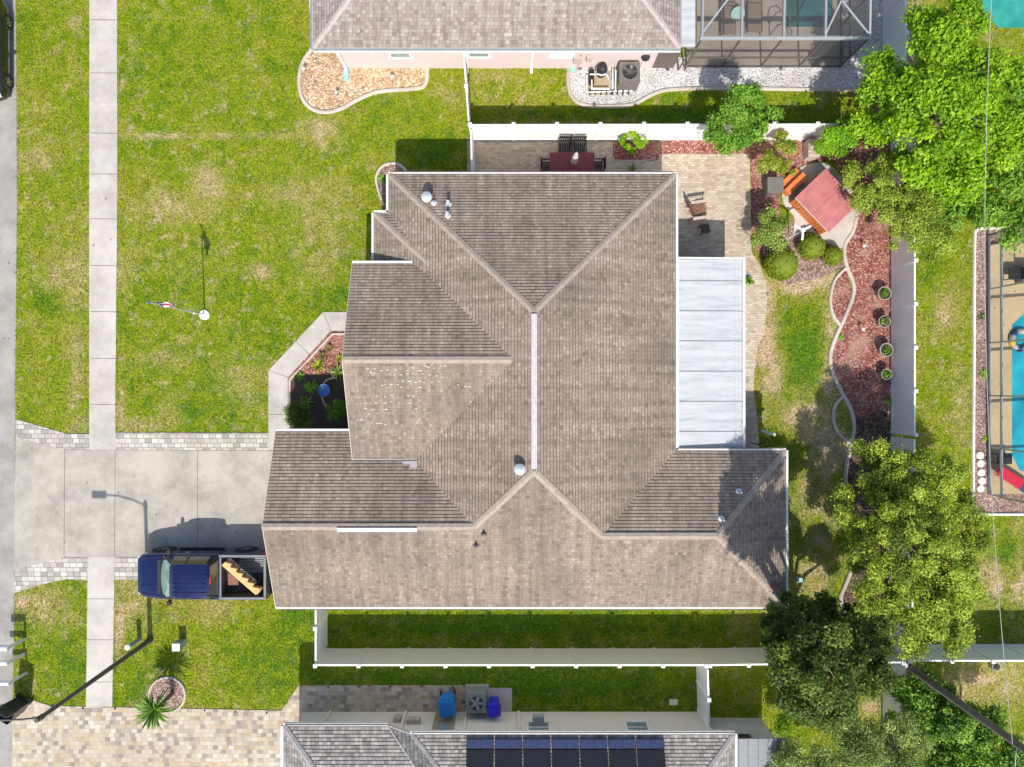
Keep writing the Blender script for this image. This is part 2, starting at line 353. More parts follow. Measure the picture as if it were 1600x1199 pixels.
sheet('side_path', [(467, 1071), (729, 1071), (729, 1125), (467, 1125)], M['pav_tan'], .028)
# entry walk
sheet('entry_walk', [(420, 703), (420, 579), (505, 488), (580, 488), (580, 517), (517, 517), (450, 590), (450, 703)], M['walk'], .04)
for a, b in (((505, 488), (517, 517)), ((462, 534), (486, 556)), ((420, 579), (450, 590)), ((420, 648), (452, 648))): j.bar(W(*a, .042), W(*b, .042), .02, .004)
tag(j.build('concrete_joints', M['joint']), kind='structure')
sheet('entry_mulch_bed', [(450, 590), (517, 517), (600, 517), (600, 703), (450, 703)], M['mulch'], .02)
sheet('entry_bed_shade', [(452, 600), (462, 586), (600, 586), (600, 703), (452, 703)], M['soil'], .024)  # dark sheet over the mulch, paints in the shade beside the garage
curb('garden_curb', [(452, 672), (453, 594), (520, 522), (560, 522)], M['curb'], .10, .1, sm=False)
# north neighbour beds
OG = [(480, -60), (487, 15), (489, 70), (475, 95), (468, 120), (471, 150), (485, 169), (507, 176), (532, 171), (560, 156), (592, 144), (640, 140), (660, 137), (667, 126), (668, 104)]
sheet('orange_gravel_bed', smooth_path(OG, 4)+[(560, 90), (560, -60)], M['orange_gravel'], .02)
curb('garden_curb', OG, M['curb'], .17, .1)
WGc = [(888, 104), (888, 135), (896, 155), (914, 165), (950, 167), (988, 164), (1018, 149), (1046, 141), (1120, 139), (1230, 140), (1345, 142)]
sheet('white_gravel_bed', smooth_path(WGc, 4)+[(1385, 110), (1385, -80), (1300, -80), (1300, 90), (888, 90)], M['white_gravel'], .02)
curb('garden_curb', WGc, M['curb'], .16, .1)
sheet('pool_deck', [(1070, -150), (1318, -150), (1318, 104), (1070, 104)], M['deck_n'], .045)
sheet('pool_water', [(1228, -100), (1300, -100), (1300, 43), (1228, 43)], M['pool'], .05)
# patio
sheet('patio', [(730, 221), (1030, 221), (1030, 241), (1171, 241), (1174, 395), (1186, 412), (1196, 440), (1198, 475), (1194, 515), (1180, 555), (1177, 610), (1184, 660), (1186, 705), (1050, 705), (1050, 310), (730, 310)], M['pav_patio'], .03)
sheet('patio_mulch_bed', [(957, 222), (1029, 222), (1029, 250), (1015, 252), (962, 251), (957, 244)], M['mulch'], .045)
curb('garden_curb', [(957, 222), (957, 247), (966, 251), (1010, 251), (1024, 247)], M['curb'], .05, .06)
sheet('fence_mulch_bed', [(1030, 219), (1385, 219), (1393, 240), (1393, 340), (1337, 352), (1345, 320), (1300, 250), (1262, 255), (1215, 292), (1225, 400), (1190, 400), (1176, 390), (1172, 241), (1030, 241)], M['mulch'], .018)
sheet('shrub_bed', [(1185, 345), (1245, 345), (1262, 362), (1325, 385), (1328, 412), (1290, 432), (1230, 445), (1196, 425)], M['mulch_pink'], .019)
sheet('hot_tub_pad', [(1222, 300), (1240, 270), (1268, 256), (1300, 262), (1340, 312), (1340, 335), (1332, 360), (1315, 388), (1290, 378), (1262, 362), (1240, 372), (1240, 340), (1226, 322)], M['walk'], .05, True)
C1 = [(1338, 340), (1332, 362), (1319, 385), (1322, 415), (1332, 440), (1333, 460), (1322, 490), (1302, 535), (1297, 565), (1308, 600), (1328, 638), (1334, 668), (1328, 700), (1321, 740), (1325, 790), (1333, 840), (1334, 875), (1322, 910), (1313, 935), (1322, 958)]
sheet('red_mulch_bed', smooth_path(C1[:11], 4)+[(1345, 655), (1372, 640), (1393, 648), (1393, 330)], M['mulch'], .022)
sheet('brown_mulch_bed', [(1326, 630)]+smooth_path(C1[11:], 4)+[(1393, 958), (1393, 630)], M['mulch_brown'], .018)
curb('garden_curb', C1, M['curb'], .17, .1)
curb('garden_curb', [(1322, 418), (1304, 438), (1297, 468), (1301, 492), (1312, 508)], M['curb'], .14, .1)
curb('garden_curb', [(1316, 620), (1303, 637), (1303, 662), (1314, 682), (1327, 692)], M['curb'], .14, .1)
sheet('mulch_pocket', [(1322, 420), (1306, 440), (1299, 468), (1302, 490), (1312, 505), (1331, 460)], M['mulch'], .022)
# west side bed
WB = [(601, 322), (592, 300), (588, 278), (596, 262), (610, 256), (625, 258), (637, 270)]
sheet('side_bed', smooth_path(WB, 4)+[(637, 330), (610, 330)], M['mulch_pink'], .02)
curb('garden_curb', WB, M['curb'], .12, .1)
# east neighbour
EC = [(1700, 357), (1545, 357), (1526, 361), (1522, 380), (1521, 560), (1520, 760), (1523, 793), (1537, 803), (1700, 802)]
sheet('east_gravel_bed', EC, M['mulch_pink'], .02)
curb('garden_curb', EC, M['curb_w'], .13, .1)
sheet('east_pool_deck', [(1543, 385), (1700, 345), (1700, 772), (1548, 772)], M['deck'], .05)
sheet('east_pool_water', [(1605, 484), (1700, 440), (1700, 760), (1592, 735), (1580, 712), (1580, 508)], M['pool_b'], .055)
sheet('far_pool_water', [(1534, -40), (1700, -40), (1700, 44), (1560, 44), (1534, 20)], M['pool_t'], .05)
# palm ring bed
RB = [(262+28*math.cos(t), 1085+27*math.sin(t)) for t in np.linspace(0, 2*math.pi, 13)[:-1]]
sheet('palm_bed', RB, M['mulch_pink'], .034); curb('garden_curb', RB, M['curb'], .10, .1, True)
# drain rings / ac pads south neighbour
sheet('equipment_pad', [(728, 1069), (764, 1069), (764, 1125), (728, 1125)], M['walk'], .06)
sheet('equipment_pad', [(764, 1075), (800, 1075), (800, 1125), (764, 1125)], M['walk'], .05)
d = MB()
for x, y in [(82, 1103), (130, 1106), (180, 1107), (272, 1109), (320, 1110), (368, 1112), (417, 1114), (513, 1073), (561, 1073), (610, 1073), (659, 1073), (708, 1073)]: d.cyl(W(x, y, .025), W(x, y, .042), .05, seg=8)
tag(d.build('driveway_edge_studs', M['black']), kind='structure')

# ---------------------------------------------------------------- lawn (colour map + blades)
def vnoise(x, y, sc, seed):
    x = x*sc+seed*17.3; y = y*sc+seed*9.7; xi = np.floor(x).astype(np.int64); yi = np.floor(y).astype(np.int64); fx = x-xi; fy = y-yi
    fx = fx*fx*(3-2*fx); fy = fy*fy*(3-2*fy)
    def h(a, b):
        n = (a*374761393+b*668265263+seed*1442695041) & 0xffffffff; n = ((n ^ (n >> 13))*1274126177) & 0xffffffff
        return ((n ^ (n >> 16)) & 0xffff)/65535.
    return (h(xi, yi)*(1-fx)+h(xi+1, yi)*fx)*(1-fy)+(h(xi, yi+1)*(1-fx)+h(xi+1, yi+1)*fx)*fy
def fbm(x, y, sc, seed, o=4): return sum(vnoise(x, y, sc*2**i, seed+i)*.5**i for i in range(o))/sum(.5**i for i in range(o))
DRY = [  # px, py, rx, ry, dryness, bareness
 (325, 285, 22, 22, .5, .75), (410, 425, 16, 12, .3, .75), (110, 430, 45, 40, .4, .5), (270, 325, 70, 20, .35, .35), (350, 213, 120, 5, .4, .6), (250, 213, 60, 4, .4, .5),
 (500, 205, 28, 22, .4, .6), (60, 250, 26, 18, .4, .5), (120, 560, 14, 60, .4, .4), (190, 420, 22, 30, .4, .3), (470, 300, 60, 20, .2, .3), (240, 560, 50, 14, .2, .3),
 (380, 600, 50, 40, .2, .2), (270, 640, 16, 20, .3, .5), (190, 640, 8, 30, .3, .6), (400, 690, 6, 20, .3, .5), (500, 380, 40, 60, .2, .3), (40, 940, 20, 12, .5, .8), (70, 950, 30, 30, .4, .4), (205, 940, 24, 30, .4, .8), (186, 990, 10, 30, .4, .8),
 (260, 925, 45, 14, .4, .8), (330, 950, 24, 14, .4, .7), (225, 665, 40, 8, .3, .5), (120, 660, 14, 14, .3, .7), (300, 420, 60, 30, .2, .1), (770, 120, 25, 8, .4, .5),
 (1192, 510, 22, 60, .5, 1.5), (1205, 575, 20, 30, .5, 1.2), (1250, 640, 26, 36, .5, 1.7), (1240, 445, 60, 12, .5, 1.5), (1270, 440, 44, 16, .5, 1.0), (1300, 510, 14, 60, .4, 1.2), (1290, 690, 34, 40, .3, 1.4), (1300, 590, 14, 30, .4, 1.3), (1205, 445, 12, 20, .4, .8),
 (1480, 480, 22, 40, .35, .35), (1500, 640, 14, 60, .4, .4), (1470, 500, 10, 20, .3, .6), (1555, 910, 45, 30, .5, .9), (1500, 870, 30, 20, .4, .6), (1545, 1060, 60, 40, .6, .8), (1590, 880, 8, 60, .3, .9),
 (580, 405, 26, 24, .1, .0), (1160, 975, 16, 14, .2, .6), (1210, 970, 25, 20, .2, .4), (1260, 760, 40, 60, .1, .5), (1280, 880, 40, 80, 0, .6), (1360, 1090, 22, 30, .3, 1.0), (1380, 150, 20, 120, .2, .9), (1430, 60, 30, 60, .1, 1.)]
LUSH = [(850, 975, 340, 22, .5), (780, 1065, 310, 30, .42), (675, 235, 50, 26, .6), (1010, 178, 300, 10, .5), (1255, 530, 42, 62, .5), (1250, 610, 26, 30, .4), (1230, 720, 26, 60, .2), (580, 560, 16, 20, .2), (320, 640, 60, 18, .25), (75, 470, 26, 20, .4),
 (195, 235, 20, 20, .3), (45, 60, 30, 60, .18), (450, 60, 40, 60, .14), (470, 990, 60, 60, .22), (400, 1050, 60, 40, .28), (350, 1000, 80, 30, .1), (300, 80, 80, 60, .08), (600, 180, 60, 30, .25), (1450, 400, 30, 50, .25), (1310, 930, 20, 40, .3), (1580, 860, 20, 30, .3), (520, 480, 30, 40, .2), (120, 1040, 40, 40, .2)]
def lawn_col(x, y):
    px = x*FPX/CAM_H+800; py = 599.5-y*FPX/CAM_H
    d = .52+(fbm(x, y, .22, 3)-.5)*.8+(fbm(x, y, 2.6, 11)-.5)*1.2
    b = np.clip((fbm(x, y, 1.5, 23)-.66)*4, 0, 1)*.6+np.clip((fbm(x, y, 4.5, 37)-.66)*5, 0, .8)
    br = fbm(x, y, 2.2, 41)
    for (a, c, rx, ry, dd, bb) in DRY:
        g = np.exp(-((px-a)/rx)**2-((py-c)/ry)**2); d = d+g*dd; b = b+g*bb*np.clip(br*2.6-.55, 0, 1.6)
    for (a, c, rx, ry, l) in LUSH:
        g = np.exp(-(((px-a)/rx)**4)-((py-c)/ry)**4); d = d-g*l; b = b*(1-.85*g)
    d = np.clip(d, 0, 1)[:, None]; b = np.clip(b, 0, 1)[:, None]
    c0 = np.array([.095, .20, .004]); c1 = np.array([.208, .268, .004]); c2 = np.array([.30, .29, .04]); c3 = np.array([.50, .37, .22])
    col = np.where(d < .5, c0+(c1-c0)*(d*2), c1+(c2-c1)*(d*2-1)); return col+(c3-col)*b
def setcol(me, cols, dom='POINT'):
    a = me.color_attributes.new('col', 'FLOAT_COLOR', dom); rgba = np.ones((len(cols), 4), np.float32); rgba[:, :3] = cols
    a.data.foreach_set('color', rgba.ravel())
def npmesh(name, verts, faces4, mat, cols=None, parent=None, n=4):
    me = bpy.data.meshes.new(name); nv, nf = len(verts), len(faces4)
    me.vertices.add(nv); me.vertices.foreach_set('co', np.asarray(verts, np.float32).ravel())
    me.loops.add(nf*n); me.loops.foreach_set('vertex_index', np.asarray(faces4, np.int32).ravel())
    me.polygons.add(nf); me.polygons.foreach_set('loop_start', np.arange(0, nf*n, n, dtype=np.int32))
    me.update(calc_edges=True)
    if cols is not None: setcol(me, cols)
    me.materials.append(mat); o = bpy.data.objects.new(name, me); COL.objects.link(o)
    if parent: o.parent = parent; ORG[o.name] = ORG.get(parent.name, Vector((0, 0, 0)))
    return o
xs = np.concatenate([[-600, -200, -80, -40], np.arange(-25, 25.01, .16), [40, 80, 200, 600]]); ys = np.concatenate([[-600, -200, -80, -30], np.arange(-19, 19.01, .16), [30, 80, 200, 600]])
gx, gy = np.meshgrid(xs, ys); gv = np.stack([gx.ravel(), gy.ravel(), np.zeros(gx.size)], 1); nx = len(xs)
ii = (np.arange(len(ys)-1)[:, None]*nx+np.arange(nx-1)[None, :]).ravel()
tag(npmesh('ground', gv, np.stack([ii, ii+1, ii+nx+1, ii+nx], 1), M['lawn'], lawn_col(gv[:, 0], gv[:, 1])), kind='structure')
def inpoly(x, y, poly):
    r = np.zeros(len(x), bool); n = len(poly); bx = [p[0] for p in poly]; by = [p[1] for p in poly]
    c = (x > min(bx)) & (x < max(bx)) & (y > min(by)) & (y < max(by))
    if not c.any(): return r
    xx, yy = x[c], y[c]; q = np.zeros(len(xx), bool)
    for i in range(n):
        x1, y1 = poly[i]; x2, y2 = poly[(i+1) % n]
        if y1 == y2: continue
        q ^= ((y1 > yy) != (y2 > yy)) & (xx < (x2-x1)*(yy-y1)/(y2-y1)+x1)
    r[c] = q; return r
EXCL += [[U(-360, 85), U(-200, 85), U(-200, -318), U(245, -318), U(245, 112), U(418, 112), U(418, 340), U(-360, 340)][:], P2([(540, 107), (1070, 107), (1070, -50), (540, -50)]), P2([(440, 1115), (1190, 1115), (1190, 1300), (440, 1300)])]
nb = 420000; bx = RNG.uniform(-23.6, 23.6, nb); by = RNG.uniform(-18.2, 18.2, nb); keep = np.ones(nb, bool)
for pl in EXCL: keep &= ~inpoly(bx, by, pl)
bx, by = bx[keep], by[keep]; nb = len(bx); cc = lawn_col(bx, by)
bare = (cc[:, 2] > .13) & (RNG.random(nb) < .55); bx, by, cc = bx[~bare], by[~bare], cc[~bare]; nb = len(bx)
ang = RNG.uniform(0, 2*math.pi, nb); Lb = RNG.uniform(.06, .15, nb); wb = RNG.uniform(.010, .024, nb); ht = RNG.uniform(.02, .085, nb)
dx, dy = np.cos(ang), np.sin(ang)
v0 = np.stack([bx-dy*wb, by+dx*wb, np.full(nb, -.002)], 1); v1 = np.stack([bx+dy*wb, by-dx*wb, np.full(nb, -.002)], 1); v2 = np.stack([bx+dx*Lb, by+dy*Lb, ht], 1)
vv = np.stack([v0, v1, v2], 1).reshape(-1, 3); bc = cc*RNG.uniform(.45, 1.75, nb)[:, None]; st_ = RNG.random(nb) < .06; bc[st_] = np.array([.40, .35, .14])*RNG.uniform(.7, 1.3, (st_.sum(), 1)); bc[:, 2] *= RNG.uniform(.6, 1.6, nb); bc = np.repeat(np.clip(bc, 0, 1), 3, 0)
tag(npmesh('lawn_grass', vv, np.arange(nb*3).reshape(-1, 3), M['grass'], bc, n=3), 'short yellow green lawn grass with straw coloured patches around the houses', 'grass', kind='stuff')

# ---------------------------------------------------------------- roofs
SL = .417
def hz(d, ez=2.75, sl=SL): return ez+sl*EU*d
def roof_mesh(faces, mat, parent, drop=.17, name='roof', fmat=None):
    """faces: list of (eave p0, eave p1, [(x,y,z)...]) ; uv from the eave direction"""
    mb = MB(); edges = {}
    for e0, e1, poly in faces:
        ed = Vector((e1[0]-e0[0], e1[1]-e0[1], 0)).normalized()
        nrm = (Vector(poly[1])-Vector(poly[0])).cross(Vector(poly[2])-Vector(poly[1]))
        if nrm.z < 0: poly = poly[::-1]; nrm = -nrm
        nrm.normalize(); upv = nrm.cross(ed); upv = upv if upv.z > 0 else -upv
        o = Vector((e0[0], e0[1], 0)); oo = Vector(poly[0])
        uvs = [[((Vector(p)-o).dot(ed)+50, (Vector(p)-o).dot(upv)+50) for p in poly]]
        mb.add(poly, [tuple(range(len(poly)))], uvs=uvs)
        for i in range(len(poly)):
            a, b = poly[i], poly[(i+1) % len(poly)]; ka = tuple(round(c, 3) for c in a); kb = tuple(round(c, 3) for c in b)
            if (kb, ka) in edges: del edges[(kb, ka)]
            else: edges[(ka, kb)] = 1
    ro = mb.build(name, mat, parent)
    fa = MB()
    for _, _, poly in faces:
        q = [(p[0], p[1], p[2]-drop) for p in poly]; fa.add(q, [tuple(range(len(q)))])
    for a, b in edges:
        d = (Vector(b)-Vector(a)); 
        if d.length < .02: continue
        n = Vector((d.y, -d.x, 0)).normalized()*.02
        a0 = Vector(a); b0 = Vector(b); e = Vector((0, 0, drop))
        fa.bar(a0-e/2+n*.4, b0-e/2+n*.4, .022, drop+.008)
    f = fa.build('fascia', fmat or M['fascia'], parent); return ro
def V(x, y, z): a = U(x, y); return (a[0], a[1], z)
def cap(mb, a, b, wd=.135, off=.015, seg=.22):
    a, b = Vector(a)+Vector((0, 0, off)), Vector(b)+Vector((0, 0, off)); L = (b-a).length; n = max(1, int(L/seg)); d = (b-a).normalized(); s = d.cross(Vector((0, 0, 1))).normalized()
    for i in range(n):
        p = a+(b-a)*(i/n); q = a+(b-a)*((i+1)/n)+d*.03; dz = Vector((0, 0, .012)); dn = Vector((0, 0, -wd*.30))
        vs = [p-s*wd+dn, p+dz*.2, p+s*wd+dn, q-s*wd+dn+dz, q+dz, q+s*wd+dn+dz]; vs += [v-Vector((0, 0, .03)) for v in vs]
        mb.add(vs, [(0, 1, 4, 3), (1, 2, 5, 4), (3, 4, 10, 9), (4, 5, 11, 10), (1, 0, 6, 7), (2, 1, 7, 8)], 0)
house = thing('house', (0, 0, 0), 'tan shingled hip roof house in the middle with a white covered patio behind', 'house')
NW, NE = V(-193, -327.5, 2.75), V(256, -327.5, 2.75)
zr = hz(224.5); RN, RS = V(31.5, -103, zr), V(31.5, 125, zr)
J2 = V(133.5, 227, hz(122.5)); V2 = V(256, 104.5, 2.75); J1 = V(-55.5, 212, hz(137.5)); V1 = V(-193, 74.5, 2.75)
GX = -369; GR, GN, GS = V(GX, 212, hz(137.5)), V(GX, 74.5, 2.75), V(GX, 349.5, 2.75)
SE_, ER, EN = V(428, 349.5, 2.75), V(305.5, 227, hz(122.5)), V(428, 104.5, 2.75)
faces = [(NE, NW, [NW, NE, RN]), (NE, V2, [NE, RN, RS, J2, V2]), (NW, V1, [NW, V1, J1, RS, RN]), (GS, SE_, [GS, SE_, ER, J2, RS, J1, GR]),
         (GN, V1, [GN, GR, J1, V1]), (V2, EN, [V2, J2, ER, EN]), (EN, SE_, [EN, ER, SE_])]
roof = roof_mesh(faces, M['shingle'], house)
# raised entry gable
ez2 = 3.25; er = hz(150.6, ez2)
a0, a1, b0, b1 = V(-245, -184.7, ez2), V(60, -184.7, ez2), V(-245, 116.5, ez2), V(60, 116.5, ez2); r0, r1 = V(-245, -34.1, er), V(25, -34.1, er)
def wz(x): return 2.75+SL*EU*(x+193)
xn = -193+(ez2-2.75)/(SL*EU)
ga, gb = V(xn+40, -184.7, ez2), V(xn+40, 116.5, ez2)
entry = roof_mesh([(a0, ga, [a0, ga, r1, r0]), (b0, gb, [b0, gb, r1, r0])], M['shingle'], house, name='entry_roof')
jn, jw = V(-216, -267, 2.75), V(-216, -150, 2.75); jh = V(-130, -186.2, 2.75+.30*EU*86)
jog = roof_mesh([(jn, jw, [jn, jh, V(-130, -150, 2.75+.30*EU*86), jw]), (jn, V(-130, -267, 2.75), [jn, V(-192, -267, 2.75), V(-130, -200, 2.75+.30*EU*84.), jh])], M['shingle'], house, name='porch_roof')
for a, b in ((NW, RN), (NE, RN), (RS, J1), (RS, J2), (EN, ER), (SE_, ER), (jn, jh), (J1, GR), (J2, ER), (r0, V(-2, -34.1, er))):
    cp = MB(); cap(cp, a, b); cp.build('ridge_cap', M['ridge'], roof)
rv = MB(); rv.box((RN[0], (RN[1]+RS[1])/2, zr+.04), (.22, RN[1]-RS[1]-.2, .07)); rv.box((RN[0], (RN[1]+RS[1])/2, zr+.09), (.09, RN[1]-RS[1]-.2, .05)); rv.build('ridge_vent', M['ventgrey'], roof, bevel=.01)
xx0 = W(527, 824, 4.3)[0]; xx1 = W(652, 824, 4.3)[0]; rv = MB(); rv.box(((xx0+xx1)/2, GR[1]-.10, GR[2]+.05), (xx1-xx0, .16, .07)); rv.build('ridge_vent', M['gutter'], roof, bevel=.01)
# gutters
g = MB()
def gut(a, b, side): # side: outward unit
    a = Vector(a); b = Vector(b); o = Vector((side[0], side[1], 0))*.07+Vector((0, 0, -.06)); g.bar(a+o*.8, b+o*.8, .085, .10)
    n = int((b-a).length/.95)
gut(NW, NE, (0, 1)); gut(NE, V2, (1, 0)); gut(V2, EN, (0, 1)); gut(EN, SE_, (1, 0)); gut(GS, SE_, (0, -1)); gut(GN, V(-245, 74.5, 2.75), (0, 1)); gut(NW, V(-193, -267, 2.75), (-1, 0)); gut(V(-216, -267, 2.75), V(-193, -267, 2.75), (0, 1)); gut(jn, V(-216, -180, 2.75), (-1, 0)); gut(a0, V(-150, -184.7, ez2), (0, 1))
g.build('gutter', M['gutter'], house)
# gutter troughs (dark inside)
for a, b, q in ((NW, NE, .09), (V2, EN, .09), (GS, SE_, -.09)): g = MB(); g.bar(Vector(a)+Vector((.05, q, .0)), Vector(b)+Vector((-.05, q, .0)), .045, .008); g.build('gutter_trough', M['alu_dark'], house)
# walls
def IN(x, y, ox, oy): a = U(x, y); return (a[0]+ox, a[1]+oy)
o = .45; outline = [IN(GX, 74.5, o, -o), IN(-193, 74.5, o, -o), IN(-193, -327.5, o, -o), IN(256, -327.5, -o, -o), IN(256, 104.5, -o, -o), IN(428, 104.5, -o, -o), IN(428, 349.5, -o, o), IN(GX, 349.5, o, o)]
wl = MB(); wl.prism(outline, 0, 2.62)
# garage gable & entry block
gy0, gy1 = outline[0][1], outline[-1][1]; gm = GR[1]; gxw = outline[0][0]
wl.add([(gxw, gy0, 2.6), (gxw, gy1, 2.6), (gxw, gm, GR[2]-.2)], [(0, 1, 2)])
ex = U(-245, 0)[0]+.45; ey0, ey1 = U(0, -184.7)[1]-.4, U(0, 116.5)[1]+.4
wl.prism([(ex, ey0), (ex+1.6, ey0), (ex+1.6, -2.0), (ex, -2.0)], 0, 3.05); wl.add([(ex, ey0, 3.05), (ex, ey1, 3.05), (ex, (ey0+ey1)/2, er-.3)], [(0, 1, 2)])
jx, jy = U(-216, -267); wl.prism([(jx+.45, jy-.4), (jx+1.5, jy-.4), (jx+1.5, ey0), (jx+.45, ey0)], 0, 2.6)
wl.build('wall', M['wall'], house)
gd = MB(); gc = (gy0+gy1)/2
for k in range(4): gd.box((gxw-.03, gc, .28+.55*k), (.06, 4.9, .53))
gd.build('garage_door', M['white'], house, bevel=.015)
dr = MB(); dr.box((ex-.02, -1.2, 1.05), (.06, .95, 2.1)); dd = dr.build('front_door', M['wood'], house, bevel=.01); MB().cyl((ex-.06, -1.52, 1.0), (ex-.11, -1.52, 1.0), .03).build('handle', M['chrome'], dd)
def window(parent, c, wd, ht, axis, mat=None, out=1, frame=None):
    f = MB(); t = .07
    def bx(a, b, z, la, lz):
        if axis == 'x': f.box((c[0]+a, c[1], c[2]+z), (la, .10, lz))
        else: f.box((c[0], c[1]+a, c[2]+z), (.10, la, lz))
    bx(0, 0, ht/2, wd+2*t, t); bx(0, 0, -ht/2, wd+2*t+.06, t*1.3); bx(-wd/2, 0, 0, t, ht); bx(wd/2, 0, 0, t, ht); bx(0, 0, 0, wd, t*.6)
    fr = f.build('window', frame or M['white'], parent)
    p = MB(); p.box(c, (wd, .04, ht) if axis == 'x' else (.04, wd, ht)); p.build('pane', mat or M['pane'], fr); return fr
window(house, (ex, 1.8, 1.5), 1.4, 1.3, 'y')
window(house, (-2.5, outline[-1][1], 1.5), 1.0, 1.0, 'x'); window(house, (5, outline[-1][1], 1.5), 1.0, 1.0, 'x')
# roof fittings
def rz_at(x, y):
    ux, uy = x/EU, -y/EU
    zc = min(uy+327.5, 256-ux, 349.5-uy) if uy < 104 else min(max(256-ux, uy-104.5), 349.5-uy, 428-ux)
    zl = min(uy+327.5, ux+193, 349.5-uy); z = min(zl, zc) if ux < 256 else min(uy-104.5, 349.5-uy, 428-ux); return hz(z)
def on_roof(px, py):
    z = 3.8
    for _ in range(8): p = W(px, py, z); z = rz_at(p[0], p[1])
    return p[0], p[1], z
for px, py in ((668, 311), (812, 732)):
    x, y, z = on_roof(px, py); v = MB().lathe((x, y, z), [(.14, -.1), (.14, .26), (.22, .28), (.22, .33), (.16, .40), (.0, .44)], 20).build('roof_vent', M['galv'], roof)
for px, py, h, r in ((701, 320, .3, .05), (700, 338, .32, .05), (678, 318, .25, .03), (1154, 768, .35, .05), (1127, 811, .4, .04), (744, 852, .3, .04), (756, 834, .25, .05)):
    x, y, z = on_roof(px, py); v = MB().lathe((x, y, z), [(.13, -.08), (.13, .02), (r*1.2, .06), (r, h), (r*.5, h+.01), (0, h+.01)], 12)
    if px == 701 or px == 700: v.box((x, y, z+h), (.12, .18, .12))
    v.build('roof_pipe', M['galv'] if px > 760 or px < 705 else M['alu_dark'], roof)
# worn pale shingle tabs on entry roof south face
fl = MB(); rows = [(574, 665, 700, 8), (578, 570, 665, 9), (582, 568, 590, 3), (596, 606, 690, 9), (601, 590, 632, 4), (603, 714, 756, 5), (607, 625, 665, 3), (613, 745, 756, 1), (619, 586, 655, 6), (629, 728, 750, 3), (630, 570, 645, 6), (636, 718, 748, 3), (640, 562, 680, 6), (646, 572, 600, 2), (651, 630, 640, 1), (657, 556, 572, 3), (662, 588, 606, 3), (677, 628, 634, 1), (683, 558, 564, 1), (586, 610, 690, 7)]
for py, xa, xb, n in rows:
    for i in range(n):
        if random.random() < .15: continue
        px = xa+(xb-xa)*(i+random.random()*.7)/max(n, 1); z = 4.; fl = MB(); a_w = random.uniform(.028, .062); py_ = py+random.choice((-1.5, 0, 0, 1.5))
        for _ in range(8): p = W(px, py_, z); z = hz(116.5+p[1]/EU, ez2)
        fl.add([(p[0]-a_w, p[1]-.018, z), (p[0]+a_w, p[1]-.018, z), (p[0]+a_w, p[1]+.018, z+.015), (p[0]-a_w, p[1]+.018, z+.015)], [(0, 1, 2, 3)])
        fl.build('worn_tab', M['tab'], entry)
x, y, z = W(650, 724, 3.35); fl = MB(); fl.add([(x-.55, y+.09, z-.05), (x+.05, y+.09, z-.05), (x+.05, y-.04, z+.02), (x-.55, y-.04, z+.02), (x+.05, y-.17, z+.09), (x-.24, y-.17, z+.09), (x-.24, y-.04, z+.02)], [(3, 2, 1, 0), (4, 2, 6, 5)])
fl.build('flashing', M['umb'], roof)
# lanai
LX0, LX1, LY0, LY1 = 6.93, 9.78, -2.72, 5.22
lan = MB(); nP = 7; ys_ = [5.22, 4.28, 3.02, 1.76, .49, -.77, -2.03, -2.72]
def lz(x): return 2.66-(x-LX0)*.05
for i in range(7):
    y1, y0 = ys_[i]-.02, ys_[i+1]+.02; vs = [(LX0, y0, lz(LX0)), (LX1-.12, y0, lz(LX1)), (LX1-.12, y1, lz(LX1)), (LX0, y1, lz(LX0))]
    lan.add(vs+[(a, b, c-.08) for a, b, c in vs], [(0, 1, 2, 3), (7, 6, 5, 4), (0, 4, 5, 1), (1, 5, 6, 2), (2, 6, 7, 3), (3, 7, 4, 0)])
lr = lan.build('patio_roof', M['alu_white'], house)
sm_ = MB()
for y in ys_[1:-1]: sm_.bar((LX0+.03, y, lz(LX0)+.015), (LX1-.15, y, lz(LX1)+.015), .035, .03)
sm_.build('roof_seam', M['alu_grey'], lr)
e = MB(); e.bar((LX1-.05, LY0, lz(LX1)-.03), (LX1-.05, LY1, lz(LX1)-.03), .12, .13); e.bar((LX0, LY1+.03, lz(LX0)), (LX1, LY1+.03, lz(LX1)), .06, .10); e.bar((LX0+.01, LY0, lz(LX0)+.03), (LX0+.01, LY1, lz(LX0)+.03), .05, .06); e.build('patio_roof_gutter', M['gutter'], lr)
for i in range(7):
    yb, yt = ys_[i+1], ys_[i]
    for k in range(7): MB().box((LX1-.42, yb+(yt-yb)*(k+.5)/7, lz(LX1-.42)+.006), (.03, .03, .012)).build('roof_screw', M['grey'], lr)
ps = MB()
for y in (LY0+.1, -1.4, 0, 1.3, 2.6, 3.9, LY1-.1): ps.box((LX1-.15, y, 1.23), (.08, .08, 2.46))
for x in (LX0+.1, 8.3): ps.box((x, LY1-.1, 1.25), (.08, .08, 2.5))
for z in (.06, .9): ps.bar((LX1-.15, LY0, z), (LX1-.15, LY1-.1, z), .06, .08); ps.bar((LX0, LY1-.1, z), (LX1-.15, LY1-.1, z), .06, .08)
ps.build('patio_post', M['white'], house)
sc = MB(); sc.box((LX1-.15, (LY0+LY1)/2, 1.25), (.01, LY1-LY0-.2, 2.4)); sc.box(((LX0+LX1)/2, LY1-.1, 1.25), (LX1-LX0-.3, .01, 2.4)); sc.build('patio_screen', M['screen'], house)

